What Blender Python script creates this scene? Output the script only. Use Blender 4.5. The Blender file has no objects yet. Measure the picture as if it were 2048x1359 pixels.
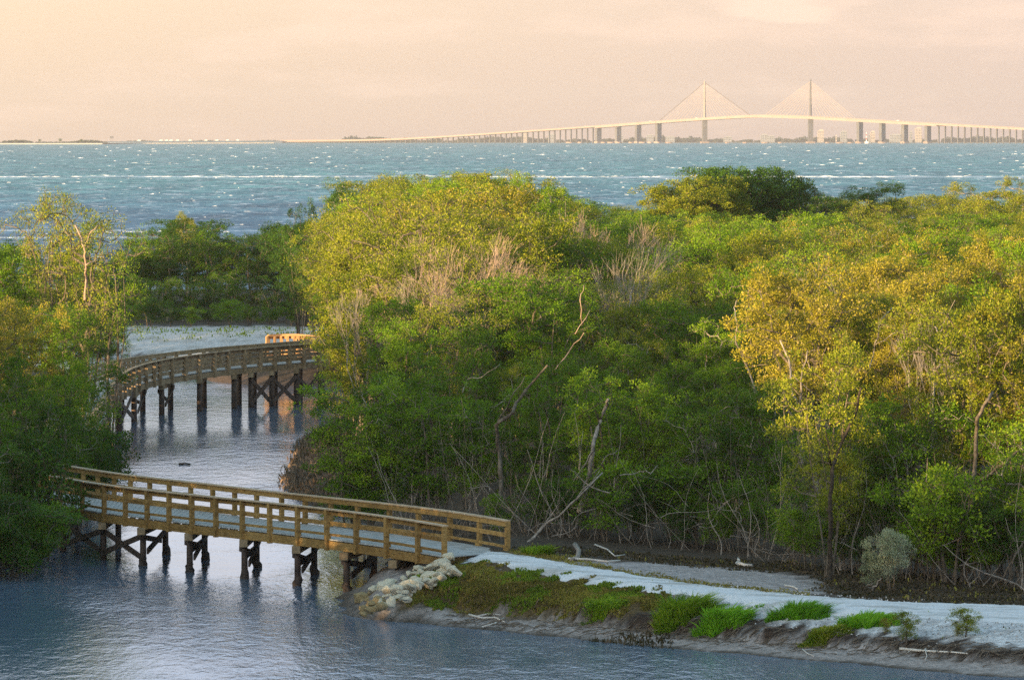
import bpy, math, random
import numpy as np
from mathutils import Vector, Matrix, noise as mnoise

scene = bpy.context.scene
COL = scene.collection
R = math.radians

# ------------------------------------------------------------------ camera
F, CX, CY, EY, H = 11000.0, 1024.0, 679.5, 262.5, 16.3      # focal length in photo pixels, eye row, eye height
REARTH = 7.45e6                                             # earth radius with refraction
PITCH = math.atan((CY - EY) / F)
cam_d = bpy.data.cameras.new('camera')
cam_d.sensor_width = 36.0
cam_d.lens = F / 2048.0 * 36.0
cam_d.clip_start, cam_d.clip_end = 1.0, 60000.0
cam = bpy.data.objects.new('camera', cam_d); COL.objects.link(cam)
cam.location = (0, 0, H)
cam.rotation_euler = (math.pi / 2 - PITCH, 0, 0)
scene.camera = cam

# ------------------------------------------------------------------ light
SUN_ELEV, SUN_AZ = R(5.0), R(229.0)        # azimuth clockwise from +Y
sd = Vector((math.sin(SUN_AZ) * math.cos(SUN_ELEV), math.cos(SUN_AZ) * math.cos(SUN_ELEV), math.sin(SUN_ELEV)))
sun_d = bpy.data.lights.new('sun', 'SUN')
sun_d.energy, sun_d.angle, sun_d.color = 4.5, R(0.6), (1.0, 0.70, 0.35)
sun = bpy.data.objects.new('sun', sun_d); COL.objects.link(sun)
sun.rotation_euler = (-sd).to_track_quat('-Z', 'Y').to_euler()

EXPO = 1.5
scene.view_settings.view_transform = 'Standard'
scene.view_settings.look = 'None'
scene.view_settings.exposure = EXPO
scene.view_settings.gamma = 1.0
scene.view_settings.use_curve_mapping = False

world = bpy.data.worlds.new('World'); scene.world = world; world.use_nodes = True
def build_world():
    nt = world.node_tree; N = nt.nodes; L = nt.links
    bg = N['Background']; BG = 0.12
    bg.inputs['Strength'].default_value = BG
    sky = N.new('ShaderNodeTexSky'); sky.sky_type = 'NISHITA'; sky.sun_disc = False
    sky.sun_elevation = SUN_ELEV; sky.sun_rotation = SUN_AZ
    sky.air_density = 1.0; sky.dust_density = 1.5; sky.ozone_density = 1.6
    gain = N.new('ShaderNodeVectorMath'); gain.operation = 'MULTIPLY'
    L.new(sky.outputs[0], gain.inputs[0]); gain.inputs[1].default_value = SKY_GAIN
    tc = N.new('ShaderNodeTexCoord'); sp = N.new('ShaderNodeSeparateXYZ')
    L.new(tc.outputs['Generated'], sp.inputs[0])
    k = 1.0 / (BG * 2 ** EXPO)
    ramp = N.new('ShaderNodeValToRGB'); cr = ramp.color_ramp
    stops = SKY_STOPS
    for i, (p, c) in enumerate(stops):
        e = cr.elements[i] if i < 2 else cr.elements.new(p)
        e.position = p; e.color = (*c, 1)
    mp = N.new('ShaderNodeMath'); mp.operation = 'SQRT'
    mx = N.new('ShaderNodeMath'); mx.operation = 'MAXIMUM'; mx.inputs[1].default_value = 0
    L.new(sp.outputs['Z'], mx.inputs[0]); L.new(mx.outputs[0], mp.inputs[0]); L.new(mp.outputs[0], ramp.inputs[0])
    # warmer and brighter towards the sunset side, pinker to the east
    az = N.new('ShaderNodeMapRange'); az.inputs['From Min'].default_value = -0.10; az.inputs['From Max'].default_value = 0.10
    L.new(sp.outputs['X'], az.inputs['Value'])
    tint = N.new('ShaderNodeMix'); tint.data_type = 'RGBA'
    tint.inputs['A'].default_value = (1.02, 0.985, 0.94, 1); tint.inputs['B'].default_value = (0.86, 0.85, 0.97, 1)
    L.new(az.outputs[0], tint.inputs['Factor'])
    mul = N.new('ShaderNodeVectorMath'); mul.operation = 'MULTIPLY'
    L.new(ramp.outputs[0], mul.inputs[0]); L.new(tint.outputs['Result'], mul.inputs[1])
    # faint banks of cloud
    mapn = N.new('ShaderNodeMapping'); mapn.inputs['Scale'].default_value = (22, 22, 110)
    mapn.inputs['Location'].default_value = (0.4, 0, 0.35)
    L.new(tc.outputs['Generated'], mapn.inputs[0])
    nz = N.new('ShaderNodeTexNoise'); nz.inputs['Scale'].default_value = 1.0; nz.inputs['Detail'].default_value = 8; nz.inputs['Roughness'].default_value = 0.6
    L.new(mapn.outputs[0], nz.inputs['Vector'])
    cm = N.new('ShaderNodeMapRange'); cm.interpolation_type = 'SMOOTHSTEP'
    cm.inputs['From Min'].default_value = 0.47; cm.inputs['From Max'].default_value = 0.68
    cm.inputs['To Max'].default_value = 0.42
    L.new(nz.outputs['Fac'], cm.inputs['Value'])
    # the brighter cloud bank high on the right: ellipse round its own direction
    def lin(sock, c, w):
        a = N.new('ShaderNodeMath'); a.operation = 'SUBTRACT'; L.new(sock, a.inputs[0]); a.inputs[1].default_value = c
        b = N.new('ShaderNodeMath'); b.operation = 'DIVIDE'; L.new(a.outputs[0], b.inputs[0]); b.inputs[1].default_value = w
        d = N.new('ShaderNodeMath'); d.operation = 'MULTIPLY'; L.new(b.outputs[0], d.inputs[0]); L.new(b.outputs[0], d.inputs[1])
        return d.outputs[0]
    ax = lin(sp.outputs['X'], 0.050, 0.015); azz = lin(sp.outputs['Z'], 0.0228, 0.0035)
    ad = N.new('ShaderNodeMath'); ad.operation = 'ADD'; L.new(ax, ad.inputs[0]); L.new(azz, ad.inputs[1])
    nz2 = N.new('ShaderNodeTexNoise'); nz2.inputs['Scale'].default_value = 2.5; nz2.inputs['Detail'].default_value = 6
    L.new(mapn.outputs[0], nz2.inputs['Vector'])
    w2 = N.new('ShaderNodeMath'); w2.operation = 'MULTIPLY_ADD'; w2.inputs[1].default_value = 3.6
    L.new(nz2.outputs['Fac'], w2.inputs[0]); L.new(ad.outputs[0], w2.inputs[2])
    c2 = N.new('ShaderNodeMapRange'); c2.interpolation_type = 'SMOOTHSTEP'
    c2.inputs['From Min'].default_value = 2.9; c2.inputs['From Max'].default_value = 1.8; c2.inputs['To Max'].default_value = 0.75
    L.new(w2.outputs[0], c2.inputs['Value'])
    cmx = N.new('ShaderNodeMath'); cmx.operation = 'MAXIMUM'; L.new(cm.outputs[0], cmx.inputs[0]); L.new(c2.outputs[0], cmx.inputs[1])
    cl = N.new('ShaderNodeMix'); cl.data_type = 'RGBA'
    cl.inputs['B'].default_value = (1.22 , 0.90, 0.70, 1)
    L.new(cmx.outputs[0], cl.inputs['Factor']); L.new(mul.outputs[0], cl.inputs['A'])
    sc = N.new('ShaderNodeVectorMath'); sc.operation = 'SCALE'; sc.inputs['Scale'].default_value = k
    L.new(cl.outputs['Result'], sc.inputs[0])
    # low, dusty band over the physical sky
    fac = N.new('ShaderNodeMapRange'); fac.interpolation_type = 'SMOOTHSTEP'
    fac.inputs['From Min'].default_value = 0.10; fac.inputs['From Max'].default_value = 0.55
    fac.inputs['To Min'].default_value = 1.0; fac.inputs['To Max'].default_value = 0.0
    L.new(sp.outputs['Z'], fac.inputs['Value'])
    fin = N.new('ShaderNodeMix'); fin.data_type = 'RGBA'
    L.new(fac.outputs[0], fin.inputs['Factor']); L.new(gain.outputs[0], fin.inputs['A']); L.new(sc.outputs[0], fin.inputs['B'])
    L.new(fin.outputs['Result'], bg.inputs['Color'])
# sqrt(sin elevation) -> final radiance
SKY_STOPS = [(0.0, (0.86, 0.65, 0.50)), (1.0, (0.24, 0.36, 0.72)), (0.07, (0.92, 0.70, 0.52)), (0.155, (1.06, 0.84, 0.61)), (0.19, (1.06, 0.97, 0.86)),
             (0.235, (1.02, 1.10, 1.22)), (0.33, (0.98, 1.17, 1.46)), (0.48, (0.78, 0.98, 1.36)), (0.7, (0.32, 0.46, 0.86))]
SKY_GAIN = (2.45, 2.4, 2.1)
build_world()

# ------------------------------------------------------------------ helpers
def ray(px, py):
    c, s = math.cos(PITCH), math.sin(PITCH)
    u = CY - py
    return Vector((px - CX, c * F + s * u, -s * F + c * u))
def at(px, py, z=0.0):
    d = ray(px, py); t = (z - H) / d.z
    return Vector((d.x * t, d.y * t, z))
def atD(px, py, D):
    d = ray(px, py); t = D / d.y
    return Vector((d.x * t, D, H + d.z * t))
def px_of(x, y): return CX + x / y * F
def drop(x, y): return -(x * x + y * y) / (2 * REARTH)

def tag(o, label=None, cat=None, group=None, kind=None):
    if label: o['label'] = label
    if cat: o['category'] = cat
    if group: o['group'] = group
    if kind: o['kind'] = kind
    return o
def empty(name, loc, label, cat, group=None, rz=0):
    o = bpy.data.objects.new(name, None); COL.objects.link(o)
    o.location = loc; o.rotation_euler = (0, 0, rz); o.empty_display_size = 0.3
    return tag(o, label, cat, group)

class MB:
    """collects tubes, beams and faces, then links them as one mesh object"""
    def __init__(s): s.v = []; s.f = []; s.n = 0
    def add(s, vs, fs):
        vs = np.asarray(vs, dtype=np.float32).reshape(-1, 3)
        b = s.n; s.v.append(vs); s.n += len(vs)
        for f in fs: s.f.append([i + b for i in f])
    def box(s, cx, cy, cz, sx, sy, sz, rz=0.0, taper=1.0):
        c, n = math.cos(rz), math.sin(rz); vs = []
        for z, k in ((-1, 1.0), (1, taper)):
            for x, y in ((-1, -1), (1, -1), (1, 1), (-1, 1)):
                X, Y = x * sx / 2 * k, y * sy / 2 * k
                vs.append((cx + X * c - Y * n, cy + X * n + Y * c, cz + z * sz / 2))
        s.add(vs, [(3, 2, 1, 0), (4, 5, 6, 7), (0, 1, 5, 4), (1, 2, 6, 5), (2, 3, 7, 6), (3, 0, 4, 7)])
    def beam(s, p, q, w, h):
        """box along pq, w across, h upward"""
        p, q = Vector(p), Vector(q); d = (q - p)
        if d.length < 1e-6: return
        d.normalize(); side = d.cross(Vector((0, 0, 1)))
        if side.length < 1e-4: side = Vector((1, 0, 0))
        side.normalize(); up = side.cross(d).normalized()
        vs = []
        for e in (p, q):
            for a, b in ((-1, -1), (1, -1), (1, 1), (-1, 1)):
                vs.append(e + side * (a * w / 2) + up * (b * h / 2))
        s.add(vs, [(0, 1, 2, 3), (7, 6, 5, 4), (4, 5, 1, 0), (5, 6, 2, 1), (6, 7, 3, 2), (7, 4, 0, 3)])
    def tube(s, pts, rads, sides=5, cap=True):
        pts = [Vector(p) for p in pts]; n = len(pts); vs = []; fs = []
        ref = Vector((0.31, 0.2, 0.93)).normalized()
        for i, p in enumerate(pts):
            d = (pts[min(i + 1, n - 1)] - pts[max(i - 1, 0)])
            if d.length < 1e-7: d = Vector((0, 0, 1))
            d.normalize(); a = d.cross(ref)
            if a.length < 0.05: a = d.cross(Vector((1, 0, 0)))
            a.normalize(); b = d.cross(a)
            for k in range(sides):
                t = 2 * math.pi * k / sides
                vs.append(p + (a * math.cos(t) + b * math.sin(t)) * rads[i])
        for i in range(n - 1):
            for k in range(sides):
                k2 = (k + 1) % sides
                fs.append((i * sides + k, i * sides + k2, (i + 1) * sides + k2, (i + 1) * sides + k))
        if cap:
            fs.append(tuple(range(sides))[::-1]); fs.append(tuple((n - 1) * sides + k for k in range(sides)))
        s.add(vs, fs)
    def mesh(s, name, mat=None, smooth=False):
        me = bpy.data.meshes.new(name)
        V = np.concatenate(s.v) if s.v else np.zeros((0, 3), np.float32)
        me.from_pydata(V.tolist(), [], s.f)
        if mat: me.materials.append(mat)
        if smooth: me.shade_smooth()
        me.update(); return me
    def build(s, name, mat=None, parent=None, smooth=False):
        o = bpy.data.objects.new(name, s.mesh(name, mat, smooth)); COL.objects.link(o)
        if parent: o.parent = parent
        return o
def quads_mesh(name, V, nper, mat):
    """V: (n, nper, 3) separate faces"""
    n = V.shape[0]; me = bpy.data.meshes.new(name)
    me.vertices.add(n * nper); me.vertices.foreach_set('co', V.astype(np.float32).ravel())
    me.loops.add(n * nper); me.loops.foreach_set('vertex_index', np.arange(n * nper, dtype=np.int32))
    me.polygons.add(n); me.polygons.foreach_set('loop_start', np.arange(0, n * nper, nper, dtype=np.int32))
    me.polygons.foreach_set('loop_total', np.full(n, nper, dtype=np.int32))
    me.update(calc_edges=True)
    if mat: me.materials.append(mat)
    return me
def grid_mesh(name, X, Y, Z, mat, smooth=True, colors=None, keep=None):
    ny, nx = X.shape
    V = np.stack([X, Y, Z], -1).reshape(-1, 3).astype(np.float32)
    i = np.arange((ny - 1) * (nx - 1)); r, c = i // (nx - 1), i % (nx - 1)
    q = np.stack([r * nx + c, r * nx + c + 1, (r + 1) * nx + c + 1, (r + 1) * nx + c], 1)
    if keep is not None:
        k = keep.ravel(); q = q[k[q].any(1)]
    me = bpy.data.meshes.new(name)
    me.vertices.add(len(V)); me.vertices.foreach_set('co', V.ravel())
    me.loops.add(len(q) * 4); me.loops.foreach_set('vertex_index', q.astype(np.int32).ravel())
    me.polygons.add(len(q)); me.polygons.foreach_set('loop_start', np.arange(0, len(q) * 4, 4, dtype=np.int32))
    me.polygons.foreach_set('loop_total', np.full(len(q), 4, dtype=np.int32))
    me.update(calc_edges=True); me.materials.append(mat)
    if smooth: me.shade_smooth()
    if colors is not None:
        a = me.color_attributes.new('tone', 'FLOAT_COLOR', 'POINT')
        C4 = np.concatenate([colors.reshape(-1, 3), np.ones((len(V), 1))], 1).astype(np.float32)
        a.data.foreach_set('color', C4.ravel())
    return me
def link(name, me, parent=None):
    o = bpy.data.objects.new(name, me); COL.objects.link(o)
    if parent: o.parent = parent
    return o

# ---- materials
class M:
    def __init__(s, name):
        s.m = bpy.data.materials.new(name); s.m.use_nodes = True
        s.N = s.m.node_tree.nodes; s.L = s.m.node_tree.links
        s.b = s.N['Principled BSDF']; s.out = s.N['Material Output']
    def n(s, t, **kw):
        x = s.N.new(t)
        for k, v in kw.items():
            if k in x.inputs: x.inputs[k].default_value = v
            else: setattr(x, k, v)
        return x
    def coords(s, which='Object', scale=(1, 1, 1), loc=(0, 0, 0), rot=(0, 0, 0)):
        if which == 'World':
            g = s.n('ShaderNodeNewGeometry'); o = g.outputs['Position']
        else:
            g = s.n('ShaderNodeTexCoord'); o = g.outputs[which]
        m = s.n('ShaderNodeMapping'); m.inputs['Scale'].default_value = scale
        m.inputs['Location'].default_value = loc; m.inputs['Rotation'].default_value = rot
        s.L.new(o, m.inputs[0]); return m.outputs[0]
    def noise(s, vec, scale, detail=4, rough=0.55, dist=0.0):
        x = s.n('ShaderNodeTexNoise'); x.inputs['Scale'].default_value = scale; x.inputs['Detail'].default_value = detail
        x.inputs['Roughness'].default_value = rough; x.inputs['Distortion'].default_value = dist
        s.L.new(vec, x.inputs['Vector']); return x.outputs['Fac']
    def ramp(s, fac, stops):
        x = s.n('ShaderNodeValToRGB'); cr = x.color_ramp
        for i, (p, c) in enumerate(stops):
            e = cr.elements[i] if i < 2 else cr.elements.new(p)
            e.position = p; e.color = (*c, 1) if len(c) == 3 else c
        s.L.new(fac, x.inputs[0]); return x.outputs[0]
    def rng(s, v, a, b, c=0.0, d=1.0, smooth=True):
        x = s.n('ShaderNodeMapRange')
        if smooth: x.interpolation_type = 'SMOOTHSTEP'
        for k, val in zip(('From Min', 'From Max', 'To Min', 'To Max'), (a, b, c, d)): x.inputs[k].default_value = val
        s.L.new(v, x.inputs['Value']); return x.outputs[0]
    def math(s, op, a, b=None, c=None):
        x = s.n('ShaderNodeMath', operation=op)
        for i, v in enumerate((a, b, c)):
            if v is None: continue
            if isinstance(v, (int, float)): x.inputs[i].default_value = v
            else: s.L.new(v, x.inputs[i])
        return x.outputs[0]
    def mix(s, f, a, b, mode='MIX'):
        x = s.n('ShaderNodeMix', data_type='RGBA', blend_type=mode)
        for k, v in (('Factor', f), ('A', a), ('B', b)):
            if isinstance(v, (int, float)): x.inputs[k].default_value = v
            elif isinstance(v, tuple): x.inputs[k].default_value = (*v, 1) if len(v) == 3 else v
            else: s.L.new(v, x.inputs[k])
        return x.outputs['Result']
    def bump(s, h, strength=0.5, dist=0.02):
        x = s.n('ShaderNodeBump'); x.inputs['Distance'].default_value = dist
        if isinstance(strength, (int, float)): x.inputs['Strength'].default_value = strength
        else: s.L.new(strength, x.inputs['Strength'])
        s.L.new(h, x.inputs['Height']); s.L.new(x.outputs[0], s.b.inputs['Normal']); return x.outputs[0]
    def color(s, c):
        if isinstance(c, tuple): s.b.inputs['Base Color'].default_value = (*c, 1)
        else: s.L.new(c, s.b.inputs['Base Color'])
    def set(s, rough=0.8, spec=0.3):
        s.b.inputs['Roughness'].default_value = rough; s.b.inputs['Specular IOR Level'].default_value = spec; return s.m

def simple_mat(name, c1, c2, scale=2.0, rough=0.85, spec=0.2, which='Object', bumpd=0.0):
    m = M(name); v = m.coords(which); f = m.noise(v, scale, 6)
    m.color(m.ramp(f, [(0.3, c1), (0.7, c2)]))
    if bumpd: m.bump(f, 0.6, bumpd)
    return m.set(rough, spec)

def leaf_mat(name, dark, mid, light, trans=0.35, odd=None):
    """leaf colour: one tone per leaf, drifting in patches through the crown"""
    m = M(name)
    g = m.n('ShaderNodeNewGeometry'); isl = g.outputs['Random Per Island']
    v = m.coords('World'); patch = m.noise(v, 0.55, 3)
    oi = m.n('ShaderNodeObjectInfo').outputs['Random']
    t = m.math('ADD', m.math('MULTIPLY', isl, 0.5), m.math('MULTIPLY', m.rng(patch, 0.3, 0.7), 0.5))
    t = m.math('ADD', t, m.math('MULTIPLY', m.math('SUBTRACT', oi, 0.5), 0.25))
    stops = [(0.12, dark), (0.5, mid), (0.9, light)]
    col = m.ramp(t, stops)
    if odd:
        k = m.math('GREATER_THAN', isl, 0.955); col = m.mix(k, col, odd)
    m.color(col); m.set(0.5, 0.09)
    tr = m.n('ShaderNodeBsdfTranslucent'); m.L.new(m.mix(0.5, col, (0.30, 0.36, 0.03)), tr.inputs['Color'])
    mx = m.n('ShaderNodeMixShader'); mx.inputs[0].default_value = trans
    m.L.new(m.b.outputs[0], mx.inputs[1]); m.L.new(tr.outputs[0], mx.inputs[2]); m.L.new(mx.outputs[0], m.out.inputs['Surface'])
    return m.m

LEAF = {
    'olive': leaf_mat('leaf_olive', (0.09, 0.135, 0.007), (0.215, 0.25, 0.014), (0.37, 0.37, 0.035), 0.28, (0.42, 0.34, 0.10)),
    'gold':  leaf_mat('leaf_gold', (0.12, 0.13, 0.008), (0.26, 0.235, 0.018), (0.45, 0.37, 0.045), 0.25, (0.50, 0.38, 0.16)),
    'green': leaf_mat('leaf_green', (0.020, 0.062, 0.004), (0.090, 0.185, 0.007), (0.22, 0.36, 0.016), 0.3),
    'lime':  leaf_mat('leaf_lime', (0.055, 0.13, 0.006), (0.165, 0.29, 0.012), (0.32, 0.43, 0.026), 0.32),
    'dark':  leaf_mat('leaf_dark', (0.013, 0.045, 0.007), (0.038, 0.10, 0.010), (0.10, 0.20, 0.022), 0.24),
    'silver': leaf_mat('leaf_silver', (0.20, 0.23, 0.13), (0.32, 0.35, 0.21), (0.46, 0.48, 0.32), 0.2),
    'grass': leaf_mat('leaf_grass', (0.09, 0.26, 0.012), (0.17, 0.42, 0.015), (0.30, 0.56, 0.03), 0.4),
}
BARK = simple_mat('bark', (0.07, 0.055, 0.04), (0.24, 0.195, 0.145), 7, 0.9, 0.1, bumpd=0.02)
BARK_PALE = simple_mat('bark_pale', (0.14, 0.115, 0.09), (0.46, 0.39, 0.32), 6, 0.85, 0.15, bumpd=0.02)
BARK_TWIG = simple_mat('bark_twig', (0.30, 0.20, 0.15), (0.52, 0.38, 0.29), 5, 0.85, 0.15)
BARK_DARK = simple_mat('bark_dark', (0.03, 0.025, 0.02), (0.09, 0.07, 0.05), 6, 0.9, 0.1)

# ------------------------------------------------------------------ terrain
def zland_px(px): return float(np.interp(px, [880, 1019, 1400, 2048, 2400], [1.72, 1.66, 1.25, 0.9, 0.85]))
CREEK_PX = [(2500,1400),(2048,1354),(1900,1346),(1700,1327),(1500,1310),(1300,1292),(1130,1276),(1000,1262),(850,1247),(730,1237),(694,1228),(688,1195),
            (790,1142),(765,1075),(700,1030),(650,1008),(600,985),(574,958),(600,920),(625,880),(650,845),(700,815),(760,795),(750,780),(640,772),(500,770),
            (420,762),(385,742),(300,714),(200,707),(0,702),(-300,702),(-600,735),(0,745),(150,752),(190,800),(215,870),(222,915),(180,950),(130,1040),(80,1100),
            (20,1135),(-40,1150),(-220,1180),(-400,1270),(-560,1500),(-1100,3250),(4000,3250),(2700,1600)]
CREEK = np.array([at(x, y)[:2] for x, y in CREEK_PX])
def sdf(P, poly):
    """distance to the polygon edge, negative inside"""
    P = P.reshape(-1, 2); d = np.full(len(P), 1e9); ins = np.zeros(len(P), bool)
    n = len(poly)
    for i in range(n):
        a, b = poly[i], poly[(i + 1) % n]; e = b - a; w = P - a
        t = np.clip((w @ e) / max(e @ e, 1e-9), 0, 1)
        d = np.minimum(d, np.hypot(*(w - t[:, None] * e).T))
        c = (a[1] > P[:, 1]) != (b[1] > P[:, 1])
        with np.errstate(divide='ignore', invalid='ignore'):
            xi = a[0] + (P[:, 1] - a[1]) / (b[1] - a[1]) * (b[0] - a[0])
        ins ^= c & (P[:, 0] < xi)
    return np.where(ins, -d, d)
rs = np.random.RandomState(7)
def fbm(x, y, scale, seed=0, octs=4):
    out = np.zeros_like(x); amp = 1; tot = 0
    for o in range(octs):
        r = np.random.RandomState(seed * 17 + o)
        for k in range(5):
            th = r.uniform(0, 2 * math.pi); ph = r.uniform(0, 6.28); fr = (2 ** o) / scale * r.uniform(0.7, 1.4) * 2 * math.pi
            out += amp * np.sin((x * math.cos(th) + y * math.sin(th)) * fr + ph + 1.3 * np.sin((x * math.sin(th) - y * math.cos(th)) * fr * 0.6 + ph * 2))
        tot += amp * 5 * 0.5; amp *= 0.55
    return out / tot
def height(x, y):
    x = np.atleast_1d(np.asarray(x, float)); y = np.atleast_1d(np.asarray(y, float)); shp = x.shape
    d0 = sdf(np.stack([x.ravel(), y.ravel()], 1), CREEK).reshape(shp)
    d = d0 + np.where(y > 330, 0.08, 0.35) * fbm(x, y, 3.0, 1) * np.clip(1 - np.abs(d0) / 8, 0, 1)
    px = CX + x / np.maximum(y, 1) * F
    zl = np.interp(px, [880, 1019, 1400, 2048, 2400], [1.72, 1.66, 1.25, 0.9, 0.85])
    d = np.where((y > 385) & (d > 0), d * 0.25, d)
    far = np.clip((y - 205) / 40, 0, 1); zl = zl * (1 - far) + 1.0 * far
    front = (x > -4) & (y < 200)
    prof_a = np.interp(d, [0, 2.0, 2.35, 3.2, 5.0], [0, 0.17, 0.50, 0.70, 1.0])      # eroded bank
    prof_b = np.interp(d, [0, 1.2, 3.0], [0, 0.45, 1.0])
    k = np.clip((x + 4.2) / 2.5, 0, 1) * np.clip((206 - y) / 6, 0, 1)
    prof = prof_a * k + prof_b * (1 - k)
    z = np.where(d > 0, zl * prof + 0.03 * fbm(x, y, 1.1, 3) * np.clip(d, 0, 1), np.maximum(d * 0.35, -1.5))
    z = z + np.where(y > 230, np.where((y > 335) & (x < 2), 0.05, 0.25) * fbm(x, y, 25, 5) * np.clip(d / 6, 0, 1), 0)
    # seaward shore
    ys = 556 + 8 * fbm(x, y * 0, 60, 9) - np.clip((-15 - x) / 20, 0, 1) * 10
    s = (ys - y); z = np.where(s < 25, np.minimum(z, s * 0.06), z)
    return np.maximum(z, -2.0)
def gz(x, y): return float(height(x, y)[0])

def hit(px, py, lo=150, hi=330):
    d = ray(px, py); Ds = np.arange(lo, hi, 0.12); t = Ds / d.y
    rz_ = H + d.z * t; g = np.maximum(height(d.x * t, Ds), 0.0)
    k = np.nonzero(rz_ <= g)[0]; k = k[0] if len(k) else len(Ds) - 1
    return Vector((d.x * t[k], Ds[k], g[k]))
def poly_px(pts, zf): return np.array([at(x, y, zf(x))[:2] for x, y in pts])
PATH_PX = [(1019,1107),(1150,1129),(1300,1155),(1450,1176),(1600,1190),(1800,1203),(2048,1212),(2300,1220),(2300,1268),(2048,1247),(1800,1238),(1600,1226),
           (1500,1211),(1430,1198),(1300,1181),(1150,1159),(1000,1134),(900,1120)]
def poly_hit(pts): return np.array([hit(x, y)[:2] for x, y in pts])
PATH = poly_hit(PATH_PX)
COVER = poly_hit([(888,1124),(1000,1139),(1150,1163),(1340,1190),(1345,1215),(1250,1222),(1150,1228),(1000,1228),(900,1222),(810,1212),(790,1196),(850,1158)])
VERGE = poly_hit([(1022,1098),(1120,1110),(1250,1140),(1420,1166),(1620,1186),(1600,1191),(1450,1177),(1300,1156),(1150,1130),(1019,1108)])
FLAT = poly_hit([(1150,1124),(1300,1126),(1450,1136),(1600,1152),(1640,1188),(1450,1174),(1300,1152)])

def ground_colors(X, Y, Z):
    P = np.stack([X.ravel(), Y.ravel()], 1); sh = X.shape
    d = sdf(P, CREEK).reshape(sh) + 0.35 * fbm(X, Y, 3.0, 1)
    n1 = fbm(X, Y, 2.2, 11); n2 = fbm(X, Y, 0.9, 12)
    C = np.zeros(sh + (3,)); C[:] = (0.085, 0.065, 0.045)               # litter under the trees
    def blend(m, c):
        m = np.clip(m, 0, 1)[..., None]; C[:] = C * (1 - m) + np.array(c) * m
    front = np.clip((X + 6) / 2, 0, 1) * np.clip((206 - Y) / 3, 0, 1)
    blend(front * np.clip((7.5 - d) / 1, 0, 1) * np.clip((X - 5.0 + n1) / 1.5, 0, 1), (0.62, 0.61, 0.60))    # shell gravel bank
    blend(front * np.clip((d - 1.8 - 0.5 * n1) / 0.3, 0, 1) * np.clip((3.1 + 0.6 * n2 - d) / 0.3, 0, 1), (0.06, 0.042, 0.03))   # scarp of roots
    blend(front * np.clip((2.1 + 0.35 * n1 - d) / 0.3, 0, 1), (0.38, 0.33, 0.30))  # mud flat
    blend(front * np.clip((0.5 + 0.2 * n1 - d) / 0.3, 0, 1), (0.10, 0.08, 0.06))
    for poly, c, w in ((COVER, (0.12, 0.085, 0.035), 0.4), (VERGE, (0.17, 0.12, 0.045), 0.3), (FLAT, (0.42, 0.38, 0.36), 0.8)):
        s = sdf(P, poly).reshape(sh) + 0.5 * n1; blend((w - s) / w * 0.9, c)
    back = np.clip((Y - 392 + 3 * n1) / 3, 0, 1) * np.clip((434 - Y + 3 * n1) / 3, 0, 1) * np.clip((0 - X) / 3, 0, 1)
    blend(back, (0.66, 0.63, 0.60))
    blend(back * np.clip((fbm(X * 0.6, Y * 0.25, 2.2, 21) - 0.25) * 2, 0, 0.45), (0.30, 0.27, 0.20))
    blend(np.clip((Y - 340) / 4, 0, 1) * np.clip((1.3 + 0.5 * n2 - d) / 0.4, 0, 0.85) * np.clip((440 - Y) / 4, 0, 1), (0.12, 0.085, 0.065))
    blend(np.clip((Y - 540) / 5, 0, 1), (0.5, 0.48, 0.44))
    return C

gm = M('ground'); va = gm.n('ShaderNodeVertexColor', layer_name='tone').outputs['Color']
gv = gm.coords('World')
f1 = gm.noise(gv, 9, 8, 0.65); f2 = gm.noise(gv, 2.3, 5)
c = gm.mix(1.0, va, gm.ramp(f1, [(0.3, (0.45, 0.43, 0.42)), (0.52, (0.95, 0.94, 0.93)), (0.75, (1.4, 1.4, 1.4))]), 'MULTIPLY')
c = gm.mix(1.0, c, gm.ramp(f2, [(0.3, (0.72, 0.7, 0.68)), (0.7, (1.2, 1.2, 1.2))]), 'MULTIPLY')
gm.color(c); gm.bump(f1, 0.8, 0.06); GROUND = gm.set(0.9, 0.15)

xs = np.concatenate([np.arange(-170, -28, 4), np.arange(-28, 24, 0.3), np.arange(24, 171, 4)])
ys = np.concatenate([np.arange(50, 160, 4), np.arange(160, 212, 0.25), np.arange(212, 300, 0.8), np.arange(300, 470, 1.6), np.arange(470, 652, 4)])
GX, GY = np.meshgrid(xs, ys)
GZ = height(GX, GY)
tag(link('ground', grid_mesh('ground', GX, GY, GZ, GROUND, True, ground_colors(GX, GY, GZ))), 'sandy and muddy banks and leaf-littered forest floor', 'ground', kind='structure')

# white shell path, its own sheet a little proud of the bank
pm = M('shell_path'); pv = pm.coords('World'); p1 = pm.noise(pv, 14, 6, 0.7); p2 = pm.noise(pm.coords('World', (0.35, 1.2, 1)), 1.1, 5)
c = pm.ramp(p1, [(0.30, (0.30, 0.29, 0.27)), (0.42, (0.66, 0.65, 0.635)), (0.7, (0.80, 0.79, 0.78))])
c = pm.mix(1.0, c, pm.ramp(p2, [(0.36, (0.66, 0.64, 0.60)), (0.52, (1, 1, 1))]), 'MULTIPLY')
pm.color(c); pm.bump(p1, 0.5, 0.03); PATHM = pm.set(0.9, 0.1)
PX, PY = np.meshgrid(np.arange(-3.4, 22, 0.13), np.arange(166, 197, 0.13))
ps = sdf(np.stack([PX.ravel(), PY.ravel()], 1), PATH).reshape(PX.shape) + 0.28 * fbm(PX, PY, 1.6, 31) + 0.1 * fbm(PX, PY, 0.5, 32)
PZ = height(PX, PY) + np.clip(-ps * 0.2, -0.05, 0.05)
tag(link('path', grid_mesh('path', PX, PY, PZ, PATHM, True, keep=(ps < 0.25))), 'white crushed shell path leading from the boardwalk', 'path', kind='structure')

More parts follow.
